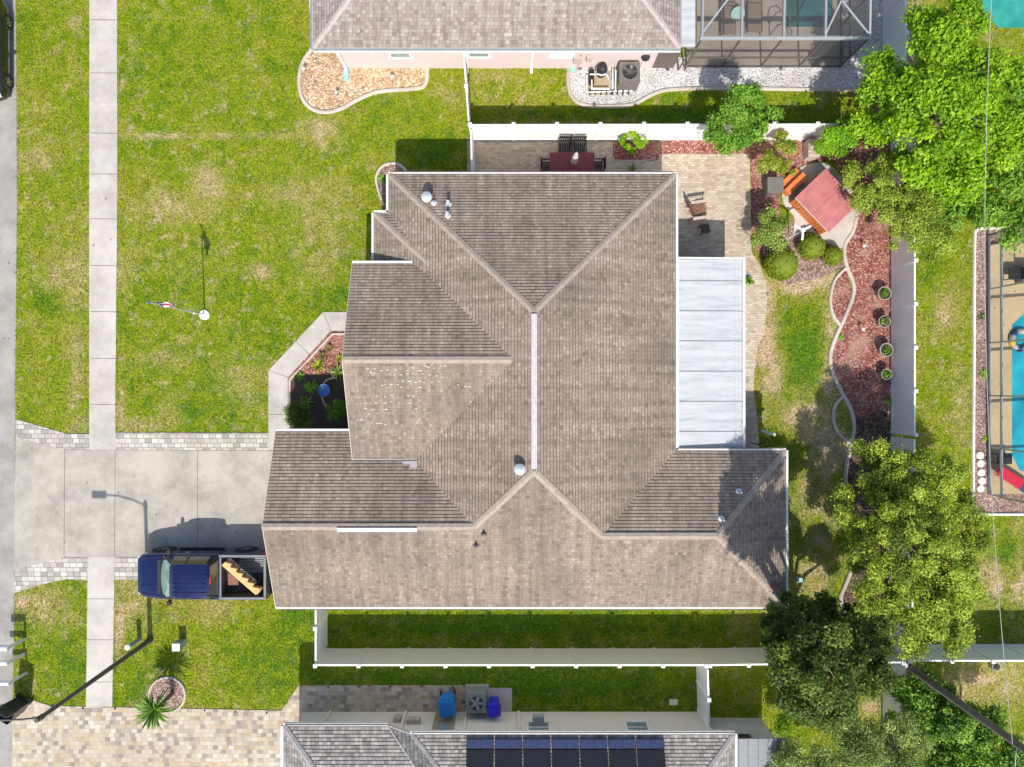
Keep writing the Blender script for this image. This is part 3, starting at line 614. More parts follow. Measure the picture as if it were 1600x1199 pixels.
# ---- north neighbour
nh = thing('house', (0, 21, 0), 'pale pink walled house with a light shingled roof beyond the north fence', 'house')
X0, X1, Y0, Y1 = -8.29, 7.02, 13.98, 29.3
hf = (X1-X0)/2; zt = 2.75+SL*hf; rpt = ((X0+X1)/2, Y0+hf, zt)
A, B, C_, D = (X0, Y0, 2.75), (X1, Y0, 2.75), (X1, Y1, 2.75), (X0, Y1, 2.75)
nr = roof_mesh([(A, B, [A, B, rpt]), (B, C_, [B, C_, rpt]), (C_, D, [C_, D, rpt]), (D, A, [D, A, rpt])], M['shingle_n'], nh)
for q in (A, B, C_, D): cp = MB(); cap(cp, q, rpt, .12); cp.build('ridge_cap', M['ridge_n'], nr)
g = MB(); g.bar((X0, Y0-.06, 2.69), (X1, Y0-.06, 2.69), .11, .12); g.bar((X0-.06, Y0, 2.69), (X0-.06, Y1, 2.69), .11, .12); g.build('gutter', M['acgrey'], nh)
g = MB(); g.bar((X0, Y0-.13, 2.68), (X1, Y0-.13, 2.68), .025, .12); g.build('gutter_lip', M['gutter'], nh)
wl = MB(); wl.prism([(X0+.65, Y0+.42), (X1-.1, Y0+.42), (X1-.1, Y1-.5), (X0+.65, Y1-.5)], 0, 2.65); wl.build('wall', M['wall_pink'], nh)
WY = Y0+.42
for px, wd, ht in ((621, .9, 1.0), (747, .9, .9), (880, 1.0, .9)):
    window(nh, (W(px, 85, 2.1)[0], WY-.01, 1.55), wd, ht, 'x', M['white'] if px == 880 else None)
for px, py in ((540, 107), (729, 107), (828, 107)):
    x = W(px, py)[0]; MB().box((x+.06, WY-.06, 1.4), (.11, .09, 2.5)).box((x+.06, WY-.15, .12), (.11, .25, .09)).build('downspout', M['white'], nh)
m = MB(); m.box((W(903, 88, 1.2)[0], WY-.12, 1.15), (.36, .22, .5)); m.box((W(921, 90, 1.2)[0], WY-.10, 1.15), (.26, .18, .35)); m.cyl((W(906, 88, 1)[0], WY-.08, 0), (W(906, 88, 1)[0], WY-.08, 1.4), .03); m.build('meter_box', M['woodgrey'], nh, bevel=.01)
m = MB(); m.box((W(1044, 95, 1.2)[0], WY-.03, 1.2), (.95, .05, 2.1)); m.build('sliding_door', M['alu_dark'], nh)
# white strip roof next to cage
zz = 2.7; a = W(1064, 73, zz); b = W(1086, 73, zz)
m = MB(); m.box(((a[0]+b[0])/2, a[1]+4, zz), (b[0]-a[0], 8, .12)); m.build('lanai_roof', M['alu_white'], nh, bevel=.01)
m = MB(); m.bar((b[0]+.03, a[1], zz-.03), (b[0]+.03, a[1]+8, zz-.03), .08, .14); m.cyl((b[0], a[1]-.05, 2.6), (b[0]+.25, 14.3, .05), .04, .04); m.cyl((b[0]-.12, a[1]-.05, 2.6), (b[0]-.05, 14.3, .05), .04, .04); m.build('downspout', M['alu_dark'], nh)
# cage
cg = thing('pool_cage', (11.4, 14.46, 0), 'grey and bronze framed pool enclosure beside the pink walled house', 'pool cage')
xs_ = (7.95, 9.6, 11.36, 13.1, 14.95); zc = 2.6; yN = 22
fr = MB()
fr.bar((xs_[0]-.1, 14.46, zc), (xs_[-1], 14.46, zc), .12, .14)
for x in xs_: fr.bar((x, 14.46, zc+.02), (x+.12, yN, zc+.02), .09, .12)
fr.bar((11.36, 19, zc+.06), (14.9, 14.6, zc+.06), .06, .06); fr.bar((8.0, 14.7, zc+.06), (10.5, 18, zc+.06), .06, .06); fr.bar((14.95, 18.5, zc+.06), (13.1, 14.6, zc+.06), .06, .06)
fr.build('roof_beam', M['alu_grey'], cg)
fr = MB()
for x in xs_: fr.box((x, 14.46, zc/2), (.07, .07, zc))
for y in (16.3, 18.2, 20): fr.box((15.0, y, zc/2), (.07, .07, zc))
for z in (.05, .9): fr.bar((xs_[0], 14.46, z), (15, 14.46, z), .06, .07); fr.bar((15, 14.46, z), (15, yN, z), .06, .07)
fr.bar((xs_[0], 16.9, zc), (15, 16.9, zc), .06, .07); fr.build('frame_post', M['alu_dark'], cg)
sc = MB(); sc.box((11.4, 18.2, zc+.08), (7.1, 7.5, .005)); sc.box((11.4, 14.46, zc/2), (7.0, .006, zc-.1)); sc.box((15.0, 18.2, zc/2), (.006, 7.4, zc-.1)); sc.build('screen', M['screen'], cg)
def lounger(px, py, label, mat):
    t = thing('sun_lounger', (*W(px, py)[:2], .045), label, 'sun lounger', 'sun loungers by the covered pool', 0)
    f = MB(); f.bar((-.32, -.95, .3), (-.32, .95, .3), .04, .05); f.bar((.32, -.95, .3), (.32, .95, .3), .04, .05); f.build('frame', M['alu_dark'], t, local=True)
    for x in (-.32, .32):
        for y in (-.85, .7): MB().cyl((x, y, 0), (x, y, .3), .02, seg=6).build('leg', M['alu_dark'], t, local=True)
    s_ = MB(); [s_.box((0, -.9+.13*k, .33), (.6, .11, .02)) for k in range(10)]; s_.build('seat', M['sling'], t, local=True)
    b_ = MB(); [b_.box((0, .42+.11*k, .35+.07*k), (.6, .10, .02)) for k in range(5)]; b_.build('backrest', mat, t, local=True); return t
lounger(1134, 28, 'brown slatted sun lounger nearer the pink house inside the pool cage', M['sling']); lounger(1175, 24, 'brown slatted sun lounger nearer the dark pool inside the cage', M['sling'])
t = thing('side_table', W(1153, 22), 'pale teal round side table between the two sun loungers', 'side table'); MB().cyl(W(1153, 22, .5), W(1153, 22, .53), .3, seg=20).build('table_top', M['teal'], t); MB().cyl(W(1153, 22, .04), W(1153, 22, .5), .04).build('leg', M['alu_dark'], t)
def rail(px, py, label):
    x, y, _ = W(px, py); pts = [(x, y, .05), (x, y, .6), (x+.1, y+.1, .8), (x+.4, y+.15, .85), (x+.8, y-.1, .6), (x+.9, y-.15, .1)]
    m = MB().tube(pts, .025, 8); m.tube([(a+.05, b-.55, c) for a, b, c in pts], .025, 8)
    tag(m.build('pool_rail', M['alu_dark']), label, 'handrail')
rail(1200, 38, 'bronze tube handrail curving from the deck into the dark pool')

# ---- south neighbour
sh = thing('house', (0, -21, 0), 'cream walled house with grey shingles and roof solar panels beyond the south fence', 'house')
X0, X1, Y1, Y0 = W(443, 0, 2.75)[0], W(606, 0, 2.75)[0], -14.27, -28
def hip(parent, X0, X1, Y0, Y1, mat, nm='roof', sl=SL):
    hw = (Y1-Y0)/2 if (Y1-Y0) < (X1-X0) else (X1-X0)/2; z = 2.75+sl*hw
    A, B, C_, D = (X0, Y0, 2.75), (X1, Y0, 2.75), (X1, Y1, 2.75), (X0, Y1, 2.75)
    if (Y1-Y0) < (X1-X0): e0, e1 = (X0+hw, Y0+hw, z), (X1-hw, Y0+hw, z); F = [(A, B, [A, B, e1, e0]), (B, C_, [B, C_, e1]), (D, C_, [C_, D, e0, e1]), (D, A, [D, A, e0])]
    else: e0, e1 = (X0+hw, Y0+hw, z), (X0+hw, Y1-hw, z); F = [(A, B, [A, B, e0]), (B, C_, [B, C_, e1, e0]), (D, C_, [C_, D, e1]), (D, A, [D, A, e0, e1])]
    r = roof_mesh(F, mat, parent, name=nm); c = MB()
    for q, e in ((A, e0), (B, e1 if (Y1-Y0) < (X1-X0) else e0), (C_, e1), (D, e0 if (Y1-Y0) < (X1-X0) else e1)): cap(c, q, e)
    c.build('ridge_cap', mat, r); return r
sx0, sx1 = -4.24, 9.28
A, B = (X0, Y1, 2.75), (-5.17, Y1, 2.75); Vv = (.6, -20.87, 2.75+SL*6.6); hE = (X0+6.6, -20.87, 2.75+SL*6.6); A2 = (X0, -27.47, 2.75)
r_ = roof_mesh([(A, B, [A, B, Vv, hE]), (A, A2, [A, hE, A2])], M['shingle_s'], sh, name='garage_roof')
cp = MB(); cap(cp, A, hE, .12); cp.build('ridge_cap', M['ridge_s'], r_)
C0, D0, hM, hE2, D2 = (sx0, -14.6, 2.75), (sx1, -14.6, 2.75), (sx0+6, -20.6, 2.75+SL*6), (sx1-6, -20.6, 2.75+SL*6), (sx1, -26.6, 2.75)
r_ = roof_mesh([(C0, D0, [C0, D0, hE2, hM]), (D0, D2, [D0, hE2, D2]), (C0, (sx0, -22, 0), [C0, hM, Vv]), (C0, (sx0, -22, 0), [C0, Vv, B])], M['shingle_s'], sh)
for a, b in ((C0, hM), (D0, hE2)): cp = MB(); cap(cp, a, b, .12); cp.build('ridge_cap', M['ridge_s'], r_)
g = MB(); g.bar((X0, Y1+.06, 2.69), (X1, Y1+.06, 2.69), .12, .12); g.bar((W(641, 0, 2.75)[0], -14.54, 2.70), (sx1, -14.54, 2.70), .12, .12); g.bar((X0-.06, Y1, 2.69), (X0-.06, Y1-8, 2.69), .12, .12); g.bar((sx1+.06, -14.6, 2.69), (sx1+.06, -24, 2.69), .1, .12); g.build('gutter', M['gutter'], sh)
g = MB(); g.bar((X0+.05, Y1+.07, 2.753), (X1, Y1+.07, 2.753), .06, .012); g.build('gutter_trough', M['black'], sh)
g = MB(); g.bar((W(641, 0, 2.75)[0]+.05, -14.53, 2.763), (sx1, -14.53, 2.763), .06, .012); g.build('gutter_trough', M['black'], sh)
wy = -14.99
wl = MB(); wl.prism([(W(478, 0)[0], wy), (W(1090, 0)[0], wy), (W(1090, 0)[0], -27), (W(478, 0)[0], -27)], 0, 2.62); wl.build('wall', M['wall_cream'], sh)
for px, wd, ht, zc_ in ((997, .95, 1.0, 1.5), (842, .95, .9, 1.5)): window(sh, (W(px, 1130, 1.6)[0], wy+.01, zc_), wd, ht, 'x')
m = MB(); x = W(842, 0, 1.9)[0]; m.box((x, wy+.2, 1.2), (.5, .4, .35)); m.box((x, wy+.42, 1.2), (.45, .02, .28)); m.build('window_air_conditioner', M['grey'], sh, bevel=.01)
for px in (517, 635, 729, 810): x = W(px, 1110)[0]; MB().box((x, wy+.06, 1.35), (.10, .09, 2.5)).build('downspout', M['wall_cream'], sh)
m = MB(); x = W(627, 0, 1)[0]; m.box((x-.2, wy+.1, .8), (.3, .18, .45)); m.box((x+.45, wy+.1, 1.0), (.4, .2, .35)); m.box((x+.8, wy+.12, 1.05), (.12, .2, .3)); m.build('meter_box', M['woodgrey'], sh, bevel=.01)
m = MB(); m.box((W(694, 0, 1)[0], wy+.03, 1.1), (.95, .05, 2.1)); dd = m.build('side_door', M['wood_gate'], sh, bevel=.01)
MB().box((W(694, 0, 1)[0], wy+.065, 1.6), (.6, .02, .8)).build('pane', M['pane'], dd)
# east lanai block
m = MB(); m.prism([(W(1100, 0)[0], -15.28), (11.35, -15.28), (11.35, -24), (W(1100, 0)[0], -24)], 0, 2.6); m.build('rear_wall', M['alu_white'], sh)
m = MB(); m.box((W(1162, 0, 1.7)[0], -15.25, 1.75), (.6, .06, .45)); [m.box((W(1162, 0, 1.7)[0], -15.21, 1.58+.08*k), (.56, .03, .02)) for k in range(5)]; m.build('wall_vent', M['alu_dark'], sh)
m = MB()
for k in range(5): m.box((9.62+k*.42, -19.6, 2.72-.01*k), (.40, 9.6, .08))
m.build('rear_roof', M['bedgrey'], sh)
def solar(px, y0, y1, mat, label, name):
    xa, xb = W(px, 0, 3)[0]+.02, W(px+44.4, 0, 3)[0]-.02; f = MB()
    def q(y, up=0): return 2.75+SL*(-14.6-y)+up
    vs = [(xa, y0, q(y0, .10)), (xb, y0, q(y0, .10)), (xb, y1, q(y1, .10)), (xa, y1, q(y1, .10))]
    t = thing('solar_panel', (xa, y1, q(y1)), label, 'solar panel', 'solar panels on the south roof')
    def slab(vs, th): return vs+[(a, b, c-th) for a, b, c in vs], [(0, 1, 2, 3), (7, 6, 5, 4), (0, 4, 5, 1), (1, 5, 6, 2), (2, 6, 7, 3), (3, 7, 4, 0)]
    f.add(*slab(vs, .04)); f.build('frame', M['black'], t)
    p = MB(); i = .025; vs = [(xa+i, y0+i, q(y0+i, .104)), (xb-i, y0+i, q(y0+i, .104)), (xb-i, y1-i, q(y1-i, .104)), (xa+i, y1-i, q(y1-i, .104))]; p.add(*slab(vs, .02)); p.build('glass_face', mat, t)
for k in range(7):
    solar(728+44.4*k, -15.06, -14.72, M['solar_b'], 'narrow solar panel strip painted sky reflection blue in the row along the south roof edge', '')
    solar(728+44.4*k, -16.9, -15.10, M['solar_k'], 'large black solar panel below the blue strips on the south roof', '')

# ---------------------------------------------------------------- fences
FH = 1.83
def fence(name, a, b, n, label, skip=(), ends=(1, 1), posts=None):
    a, b = Vector((*a, 0)), Vector((*b, 0)); d = (b-a); L = d.length; d.normalize(); t = thing('vinyl_fence', a, label, 'fence', 'white vinyl privacy fences')
    nr = Vector((-d.y, d.x, 0)); rz = math.atan2(d.y, d.x)
    for i in range(n):
        p, q = a+d*(L*i/n), a+d*(L*(i+1)/n); c = (p+q)/2; l = L/n-.12; m = MB()
        m.box((c.x, c.y, FH/2), (l, .04, FH-.12), rz); m.box((c.x, c.y, FH-.06), (l, .07, .09), rz); m.box((c.x, c.y, .1), (l, .07, .14), rz)
        k = int(l/.18)
        for s_ in range(1, k): 
            x = c+d*(-l/2+l*s_/k)
            for sg in (-1, 1): m.box((x.x+nr.x*.022*sg, x.y+nr.y*.022*sg, FH/2), (.012, .006, FH-.3), rz)
        m.build('panel', M['white'], t)
    for i in range(n+1):
        if (i == 0 and not ends[0]) or (i == n and not ends[1]): continue
        p = a+d*(L*i/n); m = MB(); m.box((p.x, p.y, FH/2+.03), (.125, .125, FH+.06), rz); m.box((p.x, p.y, FH+.07), (.16, .16, .03), rz)
        m.add([(p.x-.07, p.y-.07, FH+.085), (p.x+.07, p.y-.07, FH+.085), (p.x+.07, p.y+.07, FH+.085), (p.x-.07, p.y+.07, FH+.085), (p.x, p.y, FH+.13)], [(0, 1, 4), (1, 2, 4), (2, 3, 4), (3, 0, 4)])
        m.build('post', M['white'], t)
    return t
fence('f', (-1.8, 11.12), (15.0, 11.15), 9, 'long white fence behind the dining patio and the hot tub')
fence('f', (-2.08, 14.3), (-1.86, 11.25), 2, 'short white gate fence from the pink house to the long north fence', ends=(1, 0))
fence('f', (-1.76, 11.0), (-1.72, 8.35), 1, 'short white fence closing the west end of the dining patio', ends=(0, 0))
fence('f', (-8.45, -9.05), (-8.45, -12.0), 2, 'short white fence beside the truck side corner of the tan roofed house', ends=(1, 0))
fence('f', (-8.45, -12.12), (8.35, -12.12), 9, 'long white fence between the middle house and the solar panel house')
fence('f', (8.5, -12.12), (16.8, -12.0), 5, 'white fence running below the dark tree toward the leaning utility pole')
fence('f', (8.42, -12.26), (8.5, -14.9), 2, 'short white fence crossing the south side yard by the cream walls', ends=(0, 1))
fence('f', (17.33, 10.9), (17.33, -2.2), 7, 'white fence in bluish shade behind the red mulch and flower pots')
fence('f', (17.33, -2.35), (17.2, -11.8), 5, 'white fence hidden beneath the large olive green tree', ends=(0, 0))
fence('f', (16.95, -12.1), (16.95, -19), 4, 'white fence heading south from the utility pole past dark shrubs')
fence('f', (17.1, -11.93), (26, -11.93), 5, 'bluish shaded white fence running east from the utility pole')
fence('f', (16.95, 11.4), (16.95, 20.5), 5, 'grey shaded white fence between the pool cage and the lime green tree')

# ---------------------------------------------------------------- vehicles
def wheel(parent, x, y, r, wd, side, local=True):
    t = MB(); t.lathe((0, 0, 0), [(r*.62, -wd/2), (r*.9, -wd/2), (r, -wd*.32), (r, wd*.32), (r*.9, wd/2), (r*.62, wd/2)], 28)
    rot = Matrix.Rotation(R(90), 4, 'X'); t.v = [tuple(rot @ Vector(v)+Vector((x, y, r))) for v in t.v]; to = t.build('wheel', M['tyre'], parent, local=True)
    m = MB(); m.lathe((0, 0, 0), [(r*.63, -wd*.3), (r*.63, wd*.46), (r*.55, wd*.46), (r*.53, wd*.1), (0, wd*.1)], 28)
    for k in range(5):
        a = k*2*math.pi/5; m.bar((0, 0, wd*.38), (r*.58*math.cos(a), r*.58*math.sin(a), wd*.44), r*.20, .03)
    m.cyl((0, 0, 0), (0, 0, wd*.45), r*.14)
    rot = Matrix.Rotation(R(-90*side), 4, 'X'); m.v = [tuple(rot @ Vector(v)+Vector((x, y, r))) for v in m.v]; m.build('rim', M['rim'], to, local=True)
def rr(hw, z0, z1, x, rt=.12, rb=.08, n=3, tin=0):
    """rounded rectangular section across Y at station x; tin = tumblehome at top"""
    pts = []
    for cx, cz, a0_, r in ((hw-rb, z0+rb, -90, rb), (hw-tin-rt, z1-rt, 0, rt), (-(hw-tin-rt), z1-rt, 90, rt), (-(hw-rb), z0+rb, 180, rb)):
        for k in range(n+1): a = R(a0_+90*k/n); pts.append((x, cx+r*math.cos(a), cz+r*math.sin(a)))
    return pts
# truck: local x forward (front at -x world)
tk = thing('pickup_truck', (-13.68, -8.48, .03), 'dark blue crew cab pickup truck parked on the driveway with lumber in its bed', 'pickup truck')
b = MB()
b.loft([rr(.62, .45, .80, -2.93, .12), rr(.82, .40, .98, -2.86, .16), rr(.95, .35, 1.06, -2.65, .18), rr(1.0, .34, 1.12, -2.3, .16), rr(1.0, .34, 1.17, -1.95, .14), rr(1.01, .34, 1.2, -1.7, .12), rr(1.01, .34, 1.24, -1.2, .12), rr(1.01, .34, 1.26, .3, .12), rr(1.01, .34, 1.27, .86, .10)])
b.bar((-2.7, -.42, 1.05), (-1.85, -.36, 1.19), .07, .04); b.bar((-2.7, .42, 1.05), (-1.85, .36, 1.19), .07, .04)
body = b.build('body', M['blue'], tk, local=True)
sm2 = MB()
for s_ in (-1, 1):
    sm2.tube([(-2.80, s_*.60, .995), (-2.5, s_*.78, 1.10), (-1.95, s_*.83, 1.175), (-1.72, s_*.86, 1.205)], .012, 5)
    for x in (-1.55, -.44, .66): sm2.bar((x, s_*1.018, .45), (x, s_*1.018, 1.12), .012, .015)
sm2.tube([(-2.86, -.55, .90), (-2.88, 0, .92), (-2.86, .55, .90)], .014, 5); sm2.build('panel_gap', M['black'], body, local=True)
for s_ in (-1, 1): m = MB(); m.bar((-.55, s_*1.03, 1.0), (-.72, s_*1.03, 1.0), .03, .04); m.build('handle', M['chrome'], body, local=True)
b = MB(); hb = 1.01
for s_ in (-1, 1):
    b.box((1.88, s_*.93, .88), (2.02, .15, .76))
b.box((.90, 0, .88), (.06, 1.85, .76)); b.box((2.86, 0, .88), (.07, 1.98, .76)); b.build('cargo_bed', M['blue'], tk, local=True, bevel=.03)
b = MB(); b.box((1.88, 0, .62), (1.9, 1.72, .06)); bf = b.build('bed_floor', M['bedliner'], tk, local=True)
b = MB(); [b.box((2.15, .08+.085*k, .665), (1.3, .045, .03)) for k in range(9)]; b.build('floor_ribs', M['bedfloor'], bf, local=True)
b = MB()
for s_ in (-1, 1): b.box((1.88, s_*.925, 1.275), (2.06, .10, .035))
b.box((.92, 0, 1.275), (.08, 1.72, .035)); b.box((2.86, 0, 1.275), (.10, 1.72, .035)); b.build('bed_rail', M['bedgrey'], tk, local=True, bevel=.01)
b = MB(); [b.box((1.88, s_*.85, .95), (1.88, .02, .6)) for s_ in (-1, 1)]; b.box((.945, 0, .95), (.02, 1.7, .6)); b.box((2.815, 0, .95), (.02, 1.7, .6)); b.build('bed_liner', M['bedliner'], tk, local=True)
# cab roof and greenhouse
b = MB(); b.loft([rr(.60, 1.74, 1.80, -1.06, .028, .028), rr(.71, 1.76, 1.86, -.98, .04, .04), rr(.74, 1.78, 1.92, -.6, .06, .04), rr(.74, 1.78, 1.93, .2, .06, .04), rr(.71, 1.77, 1.90, .62, .05, .04), rr(.62, 1.76, 1.83, .68, .03, .03)])
for y in (-.48, -.29, -.1, .1, .29, .48): b.bar((-.85, y, 1.925), (.55, y, 1.93), .03, .022)
rf = b.build('roof', M['blue'], tk, local=True)
MB().box((.70, 0, 1.80), (.04, .3, .05)).build('brake_light', M['red_l'], rf, local=True)
def quadslab(vs, th, name, mat, parent, mb=None):
    n = (Vector(vs[1])-Vector(vs[0])).cross(Vector(vs[2])-Vector(vs[0])).normalized()*th; m = MB() if mb is None else mb
    vs = [Vector(v) for v in vs]; m.add(vs+[v-n for v in vs], [(0, 1, 2, 3), (7, 6, 5, 4), (0, 4, 5, 1), (1, 5, 6, 2), (2, 6, 7, 3), (3, 7, 4, 0)])
    if mb is None: return m.build(name, mat, parent, local=True)
b = MB(); N_ = 8; vs = []
for i in range(N_+1):
    t = -1+2*i/N_; vs.append((-1.72+.14*t*t, .90*t, 1.225)); vs.append((-1.05+.08*t*t, .66*t, 1.82-.02*t*t))
b.add(vs, [(2*i, 2*i+2, 2*i+3, 2*i+1) for i in range(N_)], 0, True); b.build('windshield', M['glass_w'], tk, local=True)
b = MB(); vs2 = [(-1.66, -.93, 1.2), (-1.66, .93, 1.2), (.82, .93, 1.24), (.82, -.93, 1.24), (-.94, -.63, 1.76), (-.94, .63, 1.76), (.62, .63, 1.76), (.62, -.63, 1.76)]
b.add(vs2, [(0, 1, 5, 4), (1, 2, 6, 5), (2, 3, 7, 6), (3, 0, 4, 7)]); b.build('cabin_frame', M['black'], tk, local=True)
for s_ in (-1, 1):
    def sp(x, t, out=.012): # point on side glass plane
        y = .935-(.30)*t; return (x, s_*(y+out), 1.24+(.52)*t)
    for xa, xb, xc, xd in ((-1.42, -.48, -.48, -1.0), (-.40, .48, .48, -.40)): quadslab([sp(xa, .08), sp(xb, .08), sp(xc, .9), sp(xd, .9)], .006*s_, 'side_window', M['glass_d'], tk)
    b = MB(); [b.bar(sp(xa, .02, .03), sp(xb, .98, .03), .06, .02) for xa, xb in ((-1.58, -1.0), (-.44, -.44), (.62, .52))]; b.bar(sp(-1.55, 0, .02), sp(.72, 0, .02), .03, .03); b.build('window_pillar', M['blue'], tk, local=True)
    b = MB(); b.box((-1.32, s_*1.12, 1.28), (.16, .2, .20)); b.bar((-1.30, s_*.95, 1.22), (-1.32, s_*1.08, 1.25), .06, .05); b.build('side_mirror', M['black'], tk, local=True, bevel=.03)
    b = MB(); b.box((-2.80, s_*.72, .86), (.16, .26, .2)); b.build('headlight', M['clear_l'], tk, local=True, bevel=.04)
    b = MB(); b.box((2.80, s_*.97, .95), (.20, .10, .5)); b.build('tail_light', M['red_l'], tk, local=True, bevel=.02)
    b = MB(); b.bar((-1.3, s_*1.02, .33), (.7, s_*1.02, .33), .10, .05); b.build('running_board', M['black'], tk, local=True)
    for x in (-1.98, 1.72):
        wheel(tk, x, s_*.93, .40, .26, s_)
        b = MB(); b.lathe((0, 0, 0), [(.44, -.02), (.50, -.02), (.50, .03), (.44, .03)], 24); rot = Matrix.Rotation(R(90), 4, 'X'); b.v = [tuple(rot @ Vector(v)+Vector((x, s_*1.005, .42))) for v in b.v]; b.build('wheel_arch', M['black'], tk, local=True)
b = MB(); b.add([(.84, -.80, 1.27), (.84, .80, 1.27), (.665, .60, 1.75), (.665, -.60, 1.75)], [(0, 1, 2, 3)]); b.build('rear_window', M['glass_d'], tk, local=True)
b = MB(); b.box((3.0, 0, .55), (.18, 1.85, .2)); b.build('rear_bumper', M['black'], tk, local=True, bevel=.04); b = MB(); b.box((3.15, 0, .5), (.3, .10, .1)); b.build('tow_hitch', M['black'], tk, local=True)
b = MB(); b.box((-2.87, 0, .52), (.14, 1.25, .22)); b.build('front_bumper', M['bedgrey'], tk, local=True, bevel=.05); b = MB(); [b.box((-2.90, 0, .66+.05*k), (.05, .8, .025)) for k in range(4)]; b.build('grille', M['black'], tk, local=True)
b = MB(); [b.bar((-1.78, -.75+.19*k, 1.235), (-1.70, -.7+.185*k, 1.24), .03, .02) for k in range(9)]; b.box((-1.80, 0, 1.205), (.14, 1.5, .03)); b.build('cowl_grille', M['black'], tk, local=True, bevel=.01)
# stair stringers in the bed
def stringer(o, label):
    st = MB(); L = 2.25; n = 6; ang = R(-39); P0 = W(350, 874, 1.15); pts = [(0, 0)]
    pts = [(0, 0), (L, 0)]
    for i in range(n): pts += [(L-L*(i)/n, .16), (L-L*(i+.5)/n, .33)]
    pts += [(0, .16)]
    c, s2 = math.cos(ang), math.sin(ang); m = MB()
    q = [(P0[0]+x*c-y*s2+o*.0, P0[1]+x*s2+y*c-.1) for x, y in pts]; m.prism(q, 1.02+o, 1.07+o)
    tag(m.build('stair_stringer', M['lumber'], bevel=.004), label, 'lumber', 'cut stair stringers in the truck bed')
q = None
for k, (zo, lb) in enumerate(((0.0, 'lower notched orange stair stringer board lying across the truck bed'), (.29, 'upper notched orange stair stringer board lying across the truck bed'))):
    L = 1.95; ang = R(-41); P0 = W(352-3*k, 882, 1.1+zo); c, s2 = math.cos(ang), math.sin(ang); n = 6
    pts = [(0, -.02), (L, -.02), (L, .16)]
    for i in range(n): pts += [(L-L*(i+.15)/n, .30), (L-L*(i+.85)/n, .30-.12), (L-L*(i+1)/n, .16)] if i < n-1 else [(L-L*(i+.15)/n, .30), (0, .17)]
    m = MB(); m.prism([(P0[0]+x*c-y*s2, P0[1]+x*s2+y*c) for x, y in pts], .98+zo, 1.02+zo+.22); tag(m.build('stair_stringer', M['lumber'], bevel=.004), lb, 'lumber', 'cut stair stringers in the truck bed')
m = MB(); x, y, _ = W(365, 905, .8); m.box((x, y, .76), (.42, .5, .14)); m.box((x, y, .84), (.46, .54, .02)); tag(m.build('cardboard_tray', M['wood'], bevel=.01), 'brown tray lying under the stair boards in the truck bed', 'tray')
# black car at the left edge (nose to the south)
cr = thing('parked_car', (-23.68, 15.05, .012), 'black sedan parked on the road at the left edge', 'car', rz=R(90))
b = MB(); b.loft([rr(.62, .32, .55, -2.3, .1), rr(.84, .22, .68, -2.15, .14), rr(.92, .2, .78, -1.6, .16), rr(.93, .2, .88, -.9, .14), rr(.93, .2, .92, 1.2, .14), rr(.90, .22, .92, 1.9, .16), rr(.8, .28, .82, 2.2, .14), rr(.6, .34, .6, 2.3, .1)]); b.build('body', M['carblack'], cr, local=True)
b = MB(); b.loft([rr(.60, .86, .90, -1.15, .015, .015), rr(.68, .9, 1.28, -.35, .12, .03, tin=.08), rr(.68, .9, 1.40, .2, .14, .03, tin=.1), rr(.68, .9, 1.36, .9, .12, .03, tin=.1), rr(.60, .86, .93, 1.8, .02, .02)]); b.build('cabin', M['glass_d'], cr, local=True)
b = MB(); b.loft([rr(.50, 1.25, 1.34, -.25, .03, .03), rr(.52, 1.3, 1.43, .2, .05, .04), rr(.50, 1.3, 1.40, .8, .04, .04)]); b.build('roof', M['carblack'], cr, local=True)
for s_ in (-1, 1):
    for x in (-1.4, 1.3): wheel(cr, x, s_*.83, .33, .22, s_)
    b = MB(); b.box((-.75, s_*1.0, .98), (.14, .16, .12)); b.build('side_mirror', M['carblack'], cr, local=True, bevel=.02)
    b = MB(); b.box((-2.12, s_*.66, .6), (.2, .3, .12)); b.build('headlight', M['clear_l'], cr, local=True, bevel=.03); b = MB(); b.box((2.2, s_*.62, .72), (.12, .3, .12)); b.build('tail_light', M['red_l'], cr, local=True, bevel=.02)
    b = MB(); b.bar((-1.0, s_*.935, .30), (.9, s_*.935, .30), .03, .06); b  .build('side_trim', M['bedgrey'], cr, local=True)

